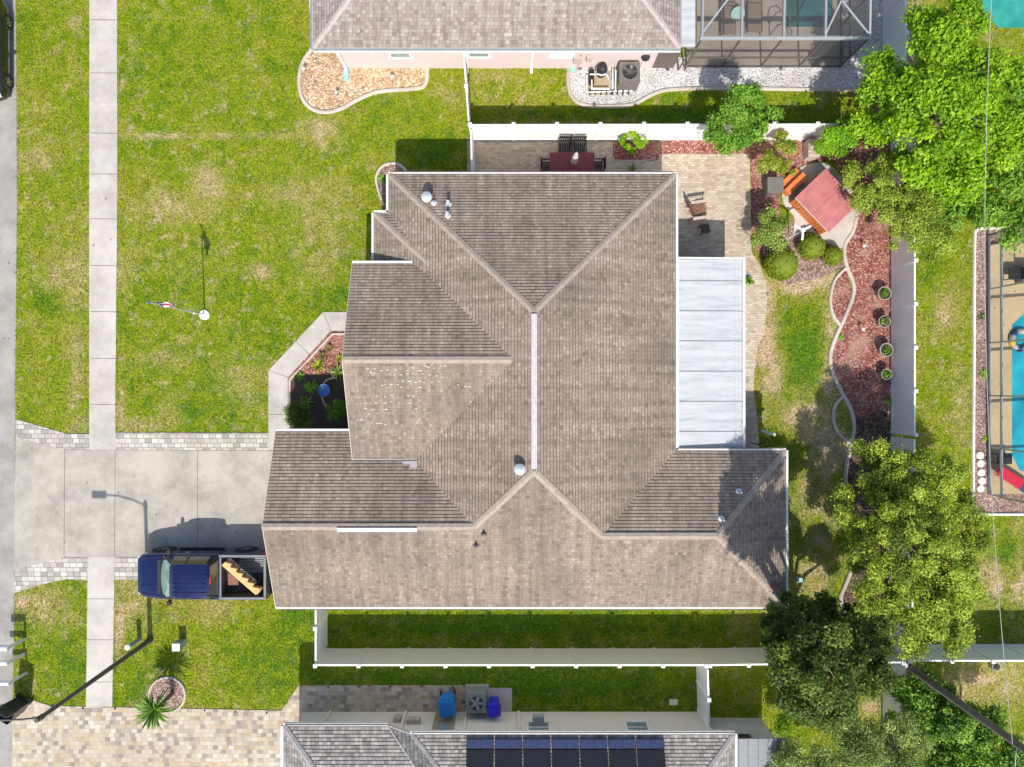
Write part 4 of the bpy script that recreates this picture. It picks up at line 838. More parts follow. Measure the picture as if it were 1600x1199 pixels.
# ---------------------------------------------------------------- foliage
def leafcloud(name, centers, radii, nleaf, size, cols, parent, mat='leaf', up=.45, shell=.0, flat=.6, droop=0, aspect=.5, stray=.22):
    """centers: (m,3) clump centres, radii: (m,), leaves distributed per clump"""
    m = len(centers); w_ = radii**2; cnt = np.maximum(3, (nleaf*w_/w_.sum()).astype(int)); idx = np.repeat(np.arange(m), cnt); n = len(idx)
    d = RNG.normal(size=(n, 3)); d /= np.linalg.norm(d, axis=1)[:, None]+1e-9
    rr_ = (shell+(1-shell)*RNG.random(n)**.45)*radii[idx]*np.where(RNG.random(n) < stray, RNG.uniform(1, 1.7, n), 1); p = centers[idx]+d*rr_[:, None]*np.array([1, 1, flat])
    nr = d*.6+np.array([0, 0, up])+RNG.normal(size=(n, 3))*.42; nr /= np.linalg.norm(nr, axis=1)[:, None]
    t = np.cross(nr, RNG.normal(size=(n, 3))); t /= np.linalg.norm(t, axis=1)[:, None]+1e-9; bt_ = np.cross(nr, t)
    L = (size*RNG.uniform(.6, 1.35, n))[:, None]; wd = L*aspect
    v = np.stack([p-t*L*.5, p+bt_*wd*.5-nr*L*.08, p+t*L*.5, p-bt_*wd*.5-nr*L*.08], 1).reshape(-1, 3)
    cols = np.array(cols); a = RNG.random(m)*.7+RNG.random(m)*.3; ci = np.clip(a[idx]+RNG.normal(size=n)*.22, 0, .999)*(len(cols)-1); lo = ci.astype(int); fr_ = (ci-lo)[:, None]
    c = cols[lo]*(1-fr_)+cols[np.minimum(lo+1, len(cols)-1)]*fr_; c = c*RNG.uniform(.75, 1.25, n)[:, None]
    off = np.array(ORG.get(parent.name, Vector((0, 0, 0)))) if parent else 0
    return npmesh(name, v-off, np.arange(n*4).reshape(-1, 4), M[mat], np.repeat(c, 4, 0), parent)
LIME = [(.14, .30, .005), (.26, .46, .01), (.36, .56, .015)]; MID = [(.07, .18, .012), (.16, .34, .02), (.27, .48, .05)]; OLIVE = [(.13, .21, .015), (.30, .40, .035), (.48, .57, .08)]
DARK = [(.03, .065, .006), (.075, .13, .012), (.20, .29, .035)]; YEL = [(.24, .30, .01), (.36, .42, .015), (.46, .52, .05)]; GREYG = [(.13, .20, .04), (.31, .42, .09), (.54, .62, .20)]; PALE = [(.12, .20, .02), (.27, .36, .05), (.46, .54, .14)]
def tree(name, label, cat, base, lobes, nleaf, size, cols, tr=.14, group=None, clump=.42, dens=5.0, trunkn='trunk', limbs=True):
    bx_, by_, _ = W(*base); t = thing(name, (bx_, by_, 0), label, cat, group); C, Rr = [], []; T = MB()
    zs = [l[2] for l in lobes]; fork = Vector((bx_, by_, max(.15, min(zs)*.45)))
    T.cyl((bx_, by_, -.1), fork, tr*1.25, tr*.85, 9)
    for px, py, z, r in lobes:
        c = np.array(W(px, py, z)); k = max(5, int(dens*r*r*3)); mid = (fork+Vector(c))/2+Vector((random.uniform(-.2, .2), random.uniform(-.2, .2), .1))
        T.tube([fork, mid, Vector(c)], tr*.6, 7, r1=tr*.2)
        for i in range(k):
            d = RNG.normal(size=3); d /= np.linalg.norm(d)
            if d[2] < -.35: d[2] = -d[2]
            rad = r*RNG.uniform(.5, 1.0); p = c+d*rad*np.array([1, 1, .62]); C.append(p); Rr.append(clump*RNG.uniform(.4, 1.3)*min(1, r/.8+.25))
            if i % 3 == 0: T.tube([Vector(c), Vector(p)], tr*.16, 5, r1=tr*.05)
    T.build(trunkn, M['bark'], t); leafcloud('crown', np.array(C), np.array(Rr), nleaf, size, cols, t); return t
tree('tree', 'large lime green tree filling the top right corner above the fences', 'tree', (1465, 190),
     [(1470, 170, 5.2, 1.9), (1398, 130, 4.4, .8), (1372, 195, 3.6, .65), (1440, 250, 3.8, 1.1), (1530, 120, 4.6, 1.5), (1545, 220, 4.0, 1.4), (1470, 90, 4.8, 1.3), (1400, 185, 4.0, .8), (1500, 40, 4.4, 1.1), (1440, 35, 4.2, .8), (1500, 290, 3.4, 1.0), (1355, 150, 4.0, .5), (1350, 205, 3.4, .5), (1375, 95, 4.2, .5)], 46000, .17, LIME, .2, clump=.45)
tree('tree', 'fresh green small tree leaning over the long north fence', 'tree', (1150, 228), [(1155, 172, 2.7, .95), (1125, 205, 2.3, .8), (1180, 200, 2.4, .7), (1160, 215, 2.2, .7), (1210, 180, 2.5, .35)], 13000, .13, MID, .09, clump=.34)
tree('tree', 'bright green bushy shrub against the north fence above the hot tub', 'shrub', (1310, 225), [(1310, 213, 1.7, .75), (1318, 203, 1.9, .5), (1295, 225, 1.4, .5)], 9000, .11, [(.10, .26, .008), (.20, .42, .015), (.30, .54, .02)], .06, clump=.3)
tree('shrub', 'yellow green loose shrub beside the patio pavers north of the hot tub', 'shrub', (1215, 252), [(1213, 245, 1.4, .8), (1225, 225, 1.5, .55), (1200, 262, 1.2, .5), (1230, 262, 1.1, .4)], 10000, .10, [(.20, .25, .02), (.34, .40, .03), (.46, .52, .10)], .05, clump=.26)
tree('shrub', 'pale green leafy shrub between the patio and the hot tub', 'shrub', (1208, 352), [(1206, 357, 1.3, .80), (1215, 350, 1.5, .5), (1195, 372, 1.1, .5)], 12000, .10, PALE, .05, clump=.3)
for px, py, r, lb in ((1222, 412, .78, 'largest clipped yellow green ball shrub nearest the patio edge'), (1271, 384, .62, 'middle clipped yellow green ball shrub below the hot tub'), (1306, 398, .47, 'smallest clipped yellow green ball shrub beside the red mulch')):
    x, y, _ = W(px, py, .7); t = thing('ball_shrub', (x, y, 0), lb, 'shrub', 'clipped ball shrubs by the hot tub')
    c = MB(); c.lathe((x, y, r*.85), [(r*.82*math.sin(R(a)), -r*.76*math.cos(R(a))) for a in range(8, 181, 12)], 18); c.build('inner_foliage', M['shrubcore'], t)
    k = 260; d = RNG.normal(size=(k, 3)); d /= np.linalg.norm(d, axis=1)[:, None]; d[:, 2] = np.abs(d[:, 2])*1.0-.25
    leafcloud('crown', np.array([x, y, r*.85])+d*r*.90, np.full(k, .075), int(30000*r*r), .055, [(.13, .17, .006), (.27, .33, .01), (.36, .42, .02)], t, up=.25, flat=1, stray=0)
tree('tree', 'mid green fine leaved tree touching the east side of the hot tub', 'tree', (1415, 310), [(1400, 290, 2.6, 1.2), (1360, 280, 2.2, .9), (1440, 320, 2.6, 1.2), (1385, 335, 2.1, 1.0), (1430, 365, 2.1, 1.0), (1350, 310, 1.9, .6), (1460, 380, 1.6, .9), (1400, 260, 2.8, .8)], 48000, .10, OLIVE, .12, clump=.36)
tree('tree', 'bright green tree at the right edge below the lime green tree', 'tree', (1590, 290), [(1575, 270, 3.2, 1.2), (1530, 320, 2.6, 1.0), (1590, 340, 2.6, 1.0), (1620, 200, 4, 1.5), (1490, 340, 2.2, .7), (1600, 150, 4.0, 1.0)], 18000, .14, MID, .14, clump=.42)
tree('tree', 'large olive green tree between the red mulch bed and the east lawn', 'tree', (1415, 870), [(1420, 850, 4.6, 2.0), (1400, 740, 3.4, 1.5), (1460, 770, 3.6, 1.5), (1350, 800, 3.6, 1.1), (1490, 860, 3.6, 1.2), (1380, 920, 4.0, 1.4), (1450, 940, 4.2, 1.5), (1470, 985, 3.6, 1.0), (1345, 865, 3.4, .9), (1500, 930, 3.4, .9), (1420, 990, 3.6, 1.0), (1360, 715, 2.8, .8), (1505, 800, 3.2, .8), (1410, 800, 4.2, 1.3), (1480, 900, 4.0, 1.2)], 120000, .105, [(.10, .16, .012), (.30, .40, .028), (.56, .66, .09)], .2, clump=.37, dens=4.6)
tree('tree', 'tall dark green tree at the southeast corner of the house', 'tree', (1240, 968), [(1290, 1040, 9.0, 1.4), (1235, 1010, 8.0, .95), (1340, 1050, 8.0, 1.0), (1250, 1080, 8.4, .9), (1310, 1095, 8.2, .8), (1350, 1000, 6.6, .9), (1230, 960, 6.0, .7), (1280, 965, 6.2, .95), (1225, 1040, 8.4, .7), (1208, 1000, 7.6, .5), (1205, 965, 6.8, .4), (1322, 1015, 7.4, .9), (1280, 985, 3.4, 1.1), (1310, 960, 3.0, .9), (1245, 1000, 3.4, 1.0), (1335, 985, 2.6, .9), (1260, 950, 3.8, .8)], 84000, .125, DARK, .2, clump=.36, dens=5.0)
tree('tree', 'grey green feathery tree at the bottom edge right of the solar panel house', 'tree', (1320, 1150), [(1330, 1170, 3.8, 1.5), (1260, 1185, 3.2, 1.1), (1400, 1170, 3.6, 1.3), (1370, 1205, 3.4, 1.3), (1300, 1210, 3.4, 1.2), (1430, 1200, 3.0, 1.0), (1230, 1200, 3., .9), (1400, 1150, 2.8, .7)], 50000, .09, GREYG, .14, clump=.40)
tree('tree', 'glossy mid green tree in the bottom right corner under the utility pole', 'tree', (1500, 1140), [(1490, 1130, 2.8, 1.2), (1450, 1080, 2.2, .9), (1540, 1160, 3.0, 1.2), (1570, 1190, 3.0, 1.0), (1440, 1120, 2.4, .9), (1500, 1190, 2.8, 1.1), (1420, 1080, 2.0, .8), (1460, 1160, 2.6, 1.0), (1530, 1120, 2.4, .8), (1410, 1110, 2.2, .7)], 42000, .14, [(.04, .10, .01), (.16, .32, .02), (.36, .58, .08)], .14, clump=.38)
tree('shrub', 'low bright green shrub in the side yard beneath the dark tree', 'shrub', (1290, 1115), [(1290, 1110, 1.2, .9), (1235, 1130, 1.0, .6)], 5000, .13, LIME, .05, clump=.34)
tree('shrub', 'yellow green shrub in the small mulch bed beside the dining table', 'shrub', (990, 225), [(990, 220, .95, .45), (1003, 222, .9, .35), (978, 222, .8, .3)], 1500, .11, LIME, .03, clump=.2)
# entry shrubs
tree('shrub', 'round dark green shrub by the entry walk at the garage corner', 'shrub', (466, 650), [(464, 650, .75, .62), (466, 655, .9, .45)], 11000, .07, DARK+[(.14, .26, .04)], .04, clump=.26, dens=14)
tree('shrub', 'bright green shrub in the entry bed under the gable eave', 'shrub', (535, 640), [(532, 640, .8, .55)], 4000, .09, MID, .04, clump=.22, dens=12)
def rosette(name, label, px, py, n, L, cols, z0=.05, up=.5, wd=.05, group=None, cat='plant', trunk=0, seed=0, seg=5, h=0):
    x, y, _ = W(px, py, 0); t = thing(name, (x, y, 0), label, cat, group); vs, fs, cs = [], [], []
    cols = np.array(cols); rg = np.random.default_rng(seed+int(px)); z0 = z0+trunk
    for i in range(n):
        a = i*2.399+rg.uniform(-.2, .2); el = rg.uniform(.1, 1.2)*up; l = L*rg.uniform(.75, 1.1); c = cols[rg.integers(len(cols))]*rg.uniform(.8, 1.25); o_ = len(vs)
        for k in range(seg+1):
            s_ = k/seg; rad = l*s_*math.cos(el)*(1-.08*s_); zz_ = z0+l*(math.sin(el)*s_-.45*s_*s_*(1.1-el*.5)*.8); w_ = wd*math.sin(math.pi*min(.98, .12+.88*s_))**.7
            cx_, cy_ = x+rad*math.cos(a), y+rad*math.sin(a); vs += [(cx_-math.sin(a)*w_/2, cy_+math.cos(a)*w_/2, zz_+w_*.15), (cx_+math.sin(a)*w_/2, cy_-math.cos(a)*w_/2, zz_+w_*.15)]; cs += [c, c]
            if k: b_ = o_+2*k; fs.append((b_-2, b_-1, b_+1, b_))
    if trunk: MB().tube([(x, y, -.05), (x+.03, y, trunk*.5), (x, y, trunk+.05)], .10, 9, r1=.08).build('trunk', M['bark'], t)
    npmesh('leaves', np.array(vs)-np.array([x, y, 0]), np.array(fs), M['leaf'], np.array(cs), t); return t
rosette('palm_tree', 'spiky green sago palm in the round stone bed by the tan paver driveway', 270, 1083, 150, 1.05, [(.05, .13, .01), (.12, .26, .02), (.26, .42, .05)], up=.85, wd=.065, cat='palm', trunk=1.5)
for px, py, L, lb, cc_ in ((498, 572, .45, 'pale yellow green strappy plant by the bend of the entry walk', YEL), (515, 545, .3, 'small pink tinged plant on the sunny red entry mulch', [(.35, .2, .16), (.3, .32, .1)]), (528, 582, .55, 'arching light green strappy plant nearest the entry gable eave', PALE), (487, 604, .5, 'dark strappy plant left of the blue bird bath', MID), (470, 587, .3, 'small dark strappy plant at the corner of the entry bed', MID),
                            (505, 556, .35, 'reddish leafy plant among the entry bed plants', [(.22, .12, .08), (.25, .25, .06)]), (480, 628, .5, 'dark spiky plant behind the round dark shrub', MID), (532, 560, .3, 'tiny yellow plant beside the entry gable eave', YEL)):
    rosette('strappy_plant', lb, px, py, 26, L, cc_, up=1.0, wd=.05)
bb = thing('bird_bath', W(512, 610), 'blue glazed bird bath in the shaded entry bed', 'bird bath'); c = W(512, 610)
MB().lathe((c[0], c[1], 0), [(.16, 0), (.14, .05), (.06, .12), (.06, .5), (.12, .56)], 16).build('pedestal', M['birdblue'], bb); MB().lathe((c[0], c[1], .5), [(0, .02), (.12, .03), (.26, .13), (.28, .15), (.24, .13), (.1, .07), (0, .06)], 20).build('bowl', M['birdblue'], bb)
curb('garden_curb', [(528, 590), (510, 595), (503, 612), (508, 632), (525, 645)], M['curb'], .08, .08)
# potted plants by east fence
pp = None
for i, (px, py, s_, lb) in enumerate(((1380, 459, 1, 'potted plant nearest the ball shrubs, first in the row along the east fence'), (1380, 503, .9, 'potted plant with bright green rosette, second in the row along the east fence'), (1383, 547, 1., 'potted plant with leaves spilling toward the fence, third in the row'), (1383, 585, .8, 'smallest potted plant, last in the row nearest the tree shade'))):
    c = W(px, py, .35); t = thing('potted_plant', (c[0], c[1], 0), lb, 'potted plant', 'potted plants along the east fence')
    MB().lathe((c[0], c[1], 0), [(0, .01), (.17*s_, .01), (.28*s_, .42), (.31*s_, .44), (.31*s_, .48), (.27*s_, .48), (.26*s_, .40)], 20).build('pot', M['terra'], t); MB().cyl((c[0], c[1], .36), (c[0], c[1], .41), .262*s_).build('soil', M['soil'], t)
    k = 9; ce_ = np.array([c[0], c[1], .52])+RNG.normal(size=(k, 3))*[.07, .07, .04]; leafcloud('leaves', ce_, np.full(k, .12*s_), 160, .08, MID if i != 1 else PALE, t)
rosette('strappy_plant', 'small bright plant in the shaded mulch by the east fence', 1386, 628, 18, .35, PALE)
rosette('strappy_plant', 'small green sprout beside the curved curb in the red mulch', 1313, 527, 12, .2, MID)
rosette('strappy_plant', 'yellow green plant on the east gravel strip near the lower pool', 1541, 686, 14, .3, LIME); rosette('strappy_plant', 'broad leaved plant on the east gravel strip', 1537, 585, 12, .35, LIME); rosette('strappy_plant', 'dark leaved plant at the upper end of the east gravel strip', 1532, 495, 12, .28, DARK)
rosette('strappy_plant', 'small dark green plant at the north eave of the dining patio', 988, 264, 16, .3, MID); rosette('strappy_plant', 'thin grassy plant in the small curved side bed', 598, 280, 20, .35, MID)
rosette('strappy_plant', 'narrow dark shrub on the patio edge beside the white panel roof', 1168, 440, 40, .4, MID, up=1.2)

# ---------------------------------------------------------------- patio furniture
tb = thing('dining_table', W(894, 255), 'red brown rectangular dining table on the shaded patio', 'table')
TZ = .74; c = W(894, 256, TZ); cy_ = c[1]-.05
m = MB(); m.box((c[0], cy_, TZ), (2.0, 1.1, .035)); m.build('table_top', M['tablered'], tb, bevel=.01)
for sx in (-1, 1):
    for sy in (-1, 1): MB().box((c[0]+sx*.9, cy_+sy*.45, .37), (.07, .07, .7)).build('leg', M['wicker'], tb)
um = thing('patio_umbrella', (c[0]+.05, cy_, 0), 'closed off white umbrella standing in the dining table', 'umbrella')
MB().cyl((c[0]+.05, cy_, 0), (c[0]+.05, cy_, 2.4), .02).build('pole', M['alu_dark'], um)
m = MB(); prof = []; sg = 14
for z, r in ((1.1, .09), (1.2, .13), (1.6, .11), (2.1, .07), (2.4, .02)): prof.append([(c[0]+.05+r*(1+.3*(i % 2))*math.cos(2*math.pi*i/sg), cy_+r*(1+.3*(i % 2))*math.sin(2*math.pi*i/sg), z) for i in range(sg)])
m.loft(prof).build('canopy', M['umb'], um)
def chair(name, x, y, rz, label, mat=M['wicker']):
    t = thing('dining_chair', (x, y, .03), label, 'chair', 'black chairs round the dining table', rz)
    m = MB(); [m.box((-.2+.08*k, 0, .43), (.06, .5, .025)) for k in range(6)]; m.build('seat', mat, t, local=True)
    m = MB(); [m.box((-.24+.08*k, .26+.03, .72), (.05, .03, .55)) for k in range(7)]; m.box((0, .30, .99), (.54, .05, .06)); m.build('backrest', mat, t, local=True)
    for sx in (-1, 1):
        MB().bar((sx*.27, -.25, .64), (sx*.27, .28, .64), .06, .04).build('armrest', mat, t, local=True)
        for sy in (-1, 1): MB().box((sx*.26, sy*.24, .32), (.045, .045, .64)).build('leg', mat, t, local=True)
    return t
chair('c', W(883, 232, .5)[0], cy_+.85, 0, 'black wicker chair on the north side of the dining table, left one'); chair('c', W(904, 232, .5)[0]+.05, cy_+.85, 0, 'black wicker chair on the north side of the dining table, right one')
chair('c', c[0]-1.1, cy_+.0, R(90), 'black wicker chair at the west end of the dining table'); chair('c', c[0]+1.15, cy_+.02, R(-90), 'black wicker chair at the east end of the dining table')
# adirondack chair facing right(east)
ad = thing('garden_chair', (*W(1090, 333)[:2], .03), 'brown slatted wooden armchair on the paved patio by the house', 'chair', rz=R(8))
m = MB(); [m.bar((.02+.0, -.24+.085*k, .38), (-.38+.1, -.24+.085*k, .30), .065, .02) for k in range(7)]; [m.bar((.02, -.24+.085*k, .38), (.28, -.24+.085*k, .36), .065, .02) for k in range(7)]; m.build('seat', M['wood'], ad, local=True)
m = MB(); [m.bar((-.28, -.21+.07*k, .3), (-.60-.03*math.sin(k/6*3.14), -.24+.08*k, .98+.06*math.sin(k/6*3.14)), .06, .02) for k in range(7)]; m.build('backrest', M['wood'], ad, local=True)
for s_ in (-1, 1):
    MB().bar((-.42, s_*.36, .58), (.36, s_*.36, .58), .13, .03).build('armrest', M['woodgrey'], ad, local=True)
    MB().bar((.28, s_*.33, 0), (.28, s_*.33, .57), .09, .03).build('leg', M['wood'], ad, local=True); MB().bar((-.5, s_*.31, .02), (.3, s_*.31, .36), .03, .1).build('leg', M['wood'], ad, local=True)
fs_ = thing('side_table', (*W(1098, 360)[:2], .03), 'small black footstool in the patio roof shadow below the armchair', 'stool', rz=R(15))
m = MB(); [m.box((-.16+.08*k, 0, .35), (.06, .42, .02)) for k in range(5)]; m.build('table_top', M['wicker'], fs_, local=True)
for sx in (-1, 1):
    for sy in (-1, 1): MB().box((sx*.17, sy*.17, .17), (.04, .04, .34)).build('leg', M['wicker'], fs_, local=True)
# hot tub
HT = W(1291, 314, .9); a_ = math.atan2(42, 44); ht = thing('hot_tub', (HT[0], HT[1], .05), 'square hot tub with faded red cover on the concrete pad', 'hot tub', rz=a_)
m = MB(); m.box((0, 0, .42), (1.72, 2.02, .82)); [m.box((sx*.865, -.93+.155*k, .42), (.02, .12, .74)) for sx in (-1, 1) for k in range(13)]; [m.box((-.78+.156*k, sy*1.015, .42), (.12, .02, .74)) for sy in (-1, 1) for k in range(11)]; m.build('cabinet', M['cedar'], ht, local=True)
m = MB(); m.box((0, 0, .86), (1.84, 2.14, .09)); co_ = m.build('shell_rim', M['umb'], ht, local=True, bevel=.04)
for sy in (-1, 1): m = MB(); m.box((0, sy*.535, .94), (1.82, 1.064, .09)); m.build('cover', M['tubred'], ht, local=True, bevel=.012)
for sx in (-1, 1): MB().box((sx*.5, 1.085, .8), (.05, .03, .3)).build('strap', M['tubred'], ht, local=True)
sp_ = W(1243, 287, .4); st = thing('spa_steps', (sp_[0], sp_[1], .05), 'two tier orange wooden steps beside the hot tub', 'steps', rz=a_)
m = MB(); m.box((0, -.02, .40), (1.15, .34, .05)); m.box((0, .32, .20), (1.15, .34, .05)); m.build('tread', M['cedar'], st, local=True, bevel=.01)
m = MB(); m.box((-.55, 0, .19), (.04, .34, .38)); m.box((.55, 0, .19), (.04, .34, .38)); m.box((-.55, .32, .09), (.04, .32, .18)); m.box((.55, .32, .09), (.04, .32, .18)); m.box((0, .14, .19), (1.1, .03, .36)); m.build('riser', M['cedar'], st, local=True)
x, y, _ = W(1202, 296, 0); m = MB(); m.box((x, y, .35), (.65, .62, .7)); m.box((x, y, .72), (.72, .68, .04)); m.box((x, y-.32, .35), (.5, .02, .55)); tag(m.build('storage_box', M['acbrown'], bevel=.01), 'small brown storage cabinet between the patio and the hot tub', 'cabinet')
x, y, _ = W(1263, 238, 0); m = MB(); m.box((x, y, .3), (.5, .8, .6)); [m.box((x, y-.32+.16*k, .62), (.54, .12, .03)) for k in range(5)]; tag(m.build('planter_bench', M['woodgrey'], bevel=.01), 'pale wooden slatted bench against the north fence', 'bench')
# feeder pole
x, y, _ = W(1232, 372, 0); f_ = thing('wind_spinner', (x, y, 0), 'white propeller wind spinner on a pole among the ball shrubs', 'wind spinner'); MB().cyl((x, y, 0), (x+.02, y, 1.5), .025).build('pole', M['white'], f_)
m = MB(); 
for k in range(3): an = .5+k*2.09; m.bar((x, y, 1.55), (x+.42*math.cos(an), y+.42*math.sin(an), 1.5), .09, .015)
m.cyl((x, y, 1.5), (x, y, 1.6), .09); m.build('blades', M['white'], f_)
# hose / ladder rack near lanai
x, y, _ = W(1178, 682, 0); t = thing('hose_rack', (x, y, 0), 'white and black metal rack at the corner of the patio roof', 'rack'); m = MB().tube([(x-.1, y-.3, 0), (x-.1, y-.3, 1.0), (x+.2, y+.0, 1.1), (x+.45, y-.3, .9), (x+.5, y-.5, 0)], .03, 6); m.build('frame', M['black'], t); MB().bar((x-.1, y+.35, 1.2), (x+.5, y+.15, 1.25), .12, .04).build('shelf', M['alu_white'], t)
# path lights
def path_light(px, py, label, grp, h=.35):
    x, y, _ = W(px, py); t = thing('garden_light', (x, y, 0), label, 'garden light', grp); MB().cyl((x, y, 0), (x, y, h), .012, seg=6).build('stake', M['black'], t); MB().lathe((x, y, h), [(0, -.06), (.05, -.05), (.05, 0), (.09, .01), (.03, .05), (0, .06)], 10).build('lamp_head', M['galv'], t)
path_light(478, 112, 'solar garden light at the west edge of the orange gravel bed', 'solar garden lights in gravel'); path_light(528, 149, 'solar garden light at the south bulge of the orange gravel bed', 'solar garden lights in gravel'); path_light(614, 125, 'solar garden light on the narrow part of the orange gravel bed', 'solar garden lights in gravel')
path_light(956, 156, 'solar garden light at the south tip of the white gravel', 'solar garden lights in gravel'); path_light(907, 117, 'solar garden light beside the pool pump on white gravel', 'solar garden lights in gravel'); path_light(1043, 118, 'solar garden light right of the round vent on white gravel', 'solar garden lights in gravel'); path_light(1220, 117, 'solar garden light on white gravel below the pool cage', 'solar garden lights in gravel')
path_light(1345, 386, 'small solar light standing on the upper red mulch', 'small lights on mulch'); path_light(1343, 515, 'small ring topped light in the middle of the red mulch', 'small lights on mulch')
x, y, _ = W(541, 118); m = MB(); m.box((x, y, .05), (.26, .55, .06)); m.box((x-.12, y, .09), (.03, .55, .06)); m.box((x+.12, y, .09), (.03, .55, .06)); tag(m.build('splash_block', M['tealclear'], bevel=.01), 'teal splash block on orange gravel under the pink house downspout', 'splash block')
x, y, _ = W(895, 105); m = MB(); m.box((x, y, .06), (.28, .5, .07)); m.box((x-.13, y, .1), (.03, .5, .06)); m.box((x+.13, y, .1), (.03, .5, .06)); tag(m.build('splash_block', M['tealclear'], bevel=.01), 'teal splash block at the corner of the white gravel', 'splash block')
# ac units
def ac(px, py, s_, h, mat, label, fan):
    x, y, _ = W(px, py, h*.5); t = thing('air_conditioner', (x, y, .06), label, 'air conditioner', rz=0)
    m = MB(); m.prism([(s_*a, s_*b) for a, b in ((-.45, -.5), (.45, -.5), (.5, -.45), (.5, .45), (.45, .5), (-.45, .5), (-.5, .45), (-.5, -.45))], 0, h)
    [m.box((0, sy*s_*.502, .08+.055*k), (s_*.88, .015, .02)) for sy in (-1, 1) for k in range(int(h/.06)-1)]; [m.box((sx*s_*.502, 0, .08+.055*k), (.015, s_*.88, .02)) for sx in (-1, 1) for k in range(int(h/.06)-1)]
    m.build('cabinet', mat, t, local=True)
    m = MB(); m.lathe((0, 0, h), [(s_*.40, 0), (s_*.42, .02), (s_*.36, .03), (s_*.36, 0)], 28); m.build('fan_ring', mat, t, local=True)
    MB().cyl((0, 0, h), (0, 0, h+.006), s_*.37, seg=28).build('fan_well', M['black'], t, local=True)
    m = MB(); [m.bar((0, 0, h+.012), (s_*.33*math.cos(k*1.2566), s_*.33*math.sin(k*1.2566), h+.016), s_*.14, .006) for k in range(5)]; m.cyl((0, 0, h), (0, 0, h+.03), s_*.08); m.build('fan', fan, t, local=True)
    m = MB(); [m.cyl((s_*.36*math.cos(k*.393), s_*.36*math.sin(k*.393), h+.03), (-s_*.36*math.cos(k*.393), -s_*.36*math.sin(k*.393), h+.03), .004, seg=4) for k in range(8)]; m.build('fan_guard', mat, t, local=True)
ac(745, 1092, .88, .75, M['acgrey'], 'grey green air conditioner with fan beside the cream wall', M['grey']); ac(981, 121, .92, .9, M['acbrown'], 'brown grey air conditioner on white gravel by the pink wall', M['chrome'])
# pool pump set
x, y, _ = W(935, 131); t = thing('pool_pump', (x, y, 0), 'pool pump and filter with white pipes on a tan pad in white gravel', 'pool pump')
MB().box((x, y-.05, .05), (1.05, .95, .08)).build('pad', M['tan_pad'], t)
MB().lathe((x+.1, y+.42, .09), [(.0, 0), (.22, 0), (.24, .1), (.24, .5), (.18, .68), (.06, .74), (0, .74)], 20).build('filter_tank', M['black'], t); MB().lathe((x+.1, y+.42, .09), [(.25, .3), (.27, .33), (.25, .36)], 20).build('filter_band', M['galv'], t)
m = MB(); m.cyl((x-.35, y+.1, .25), (x-.35, y+.5, .25), .12); m.box((x-.35, y+.0, .2), (.24, .22, .28)); m.cyl((x-.35, y-.15, .3), (x-.35, y-.05, .3), .1); m.build('pump_motor', M['black'], t)
m = MB(); [m.tube(p, .03, 8) for p in ([(x-.45, y+.2, .5), (x+.3, y+.2, .5), (x+.45, y+.2, .1)], [(x-.35, y, .4), (x-.35, y-.42, .4), (x+.45, y-.42, .4)], [(x-.55, y-.48, .2), (x+1.5, y-.40, .2)], [(x+.6, y-.4, .2), (x+.6, y+.5, .3)], [(x+.75, y-.4, .2), (x+.72, y+.4, .5)], [(x-.55, y-.48, .2), (x-.55, y+.3, .2)])]; m.build('pipes', M['white'], t)
m = MB(); [m.cyl((x-.4+.25*k, y-.55, .1), (x-.4+.25*k, y-.38, .26), .035) for k in range(8)]; m.build('valves', M['black'], t)
x, y, _ = W(1001, 108); t = thing('vent_pipe', (x, y, 0), 'black capped vent pipe beside the pink wall air conditioner', 'vent'); MB().cyl((x, y, 0), (x, y, 1.1), .04).build('pipe', M['white'], t); MB().lathe((x, y, 1.05), [(0, 0), (.16, .0), (.2, .1), (.16, .22), (.0, .25)], 16).build('cap', M['black'], t)
# bins
def bin_(px, py, h, mat, label, rz, open_=False, s_=1.):
    x, y, _ = W(px, py, h*.5); t = thing('wheelie_bin', (x, y, .04), label, 'wheeled bin', rz=rz)
    m = MB(); secs = [[(a*q*s_, b*q*s_, z) for a, b in ((-.24, -.28), (.24, -.28), (.29, -.2), (.29, .3), (-.29, .3), (-.29, -.2))] for z, q in ((.05, .82), (h*.5, .92), (h, 1.0))]; m.loft(secs, caps=False, smooth=False); m.add(secs[0], [tuple(range(6))]); m.build('body', mat, t, local=True)
    m = MB(); secs = [[(a*q*s_, b*q*s_, z) for a, b in ((-.26, -.32), (.26, -.32), (.32, -.22), (.32, .33), (-.32, .33), (-.32, -.22))] for z, q in ((h, 1.0), (h+.05, 1.0), (h+.09, .8), (h+.1, .5))]; m.loft(secs, smooth=False)
    m.bar((-.2, .36*s_, h), (.2, .36*s_, h), .04, .04)
    if open_: rot = Matrix.Translation((0, .3, h)) @ Matrix.Rotation(R(-100), 4, 'X') @ Matrix.Translation((0, -.3, -h)); m.v = [tuple(rot @ Vector(v)) for v in m.v]
    m.build('lid', mat, t, local=True)
    for sx in (-1, 1): MB().cyl((sx*.25*s_, .28*s_, .12), (sx*.30*s_, .28*s_, .12), .12).build('wheel', M['tyre'], t, local=True)
    if open_: MB().prism([(-.2, -.2), (.2, -.2), (.2, .2), (-.2, .2)], .06, .1).build('liner', M['black'], t, local=True)
bin_(700, 1098, 1.0, M['binblue'], 'light blue lidded bin beside the cream wall', R(8), s_=1.15); bin_(772, 1101, .85, M['bindark'], 'royal blue bin right of the grey air conditioner', R(185), s_=.9)
bin_(23, 1108, 1.1, M['binblack'], 'black wheeled bin with open lid at the kerb', R(-30), True, s_=1.15)
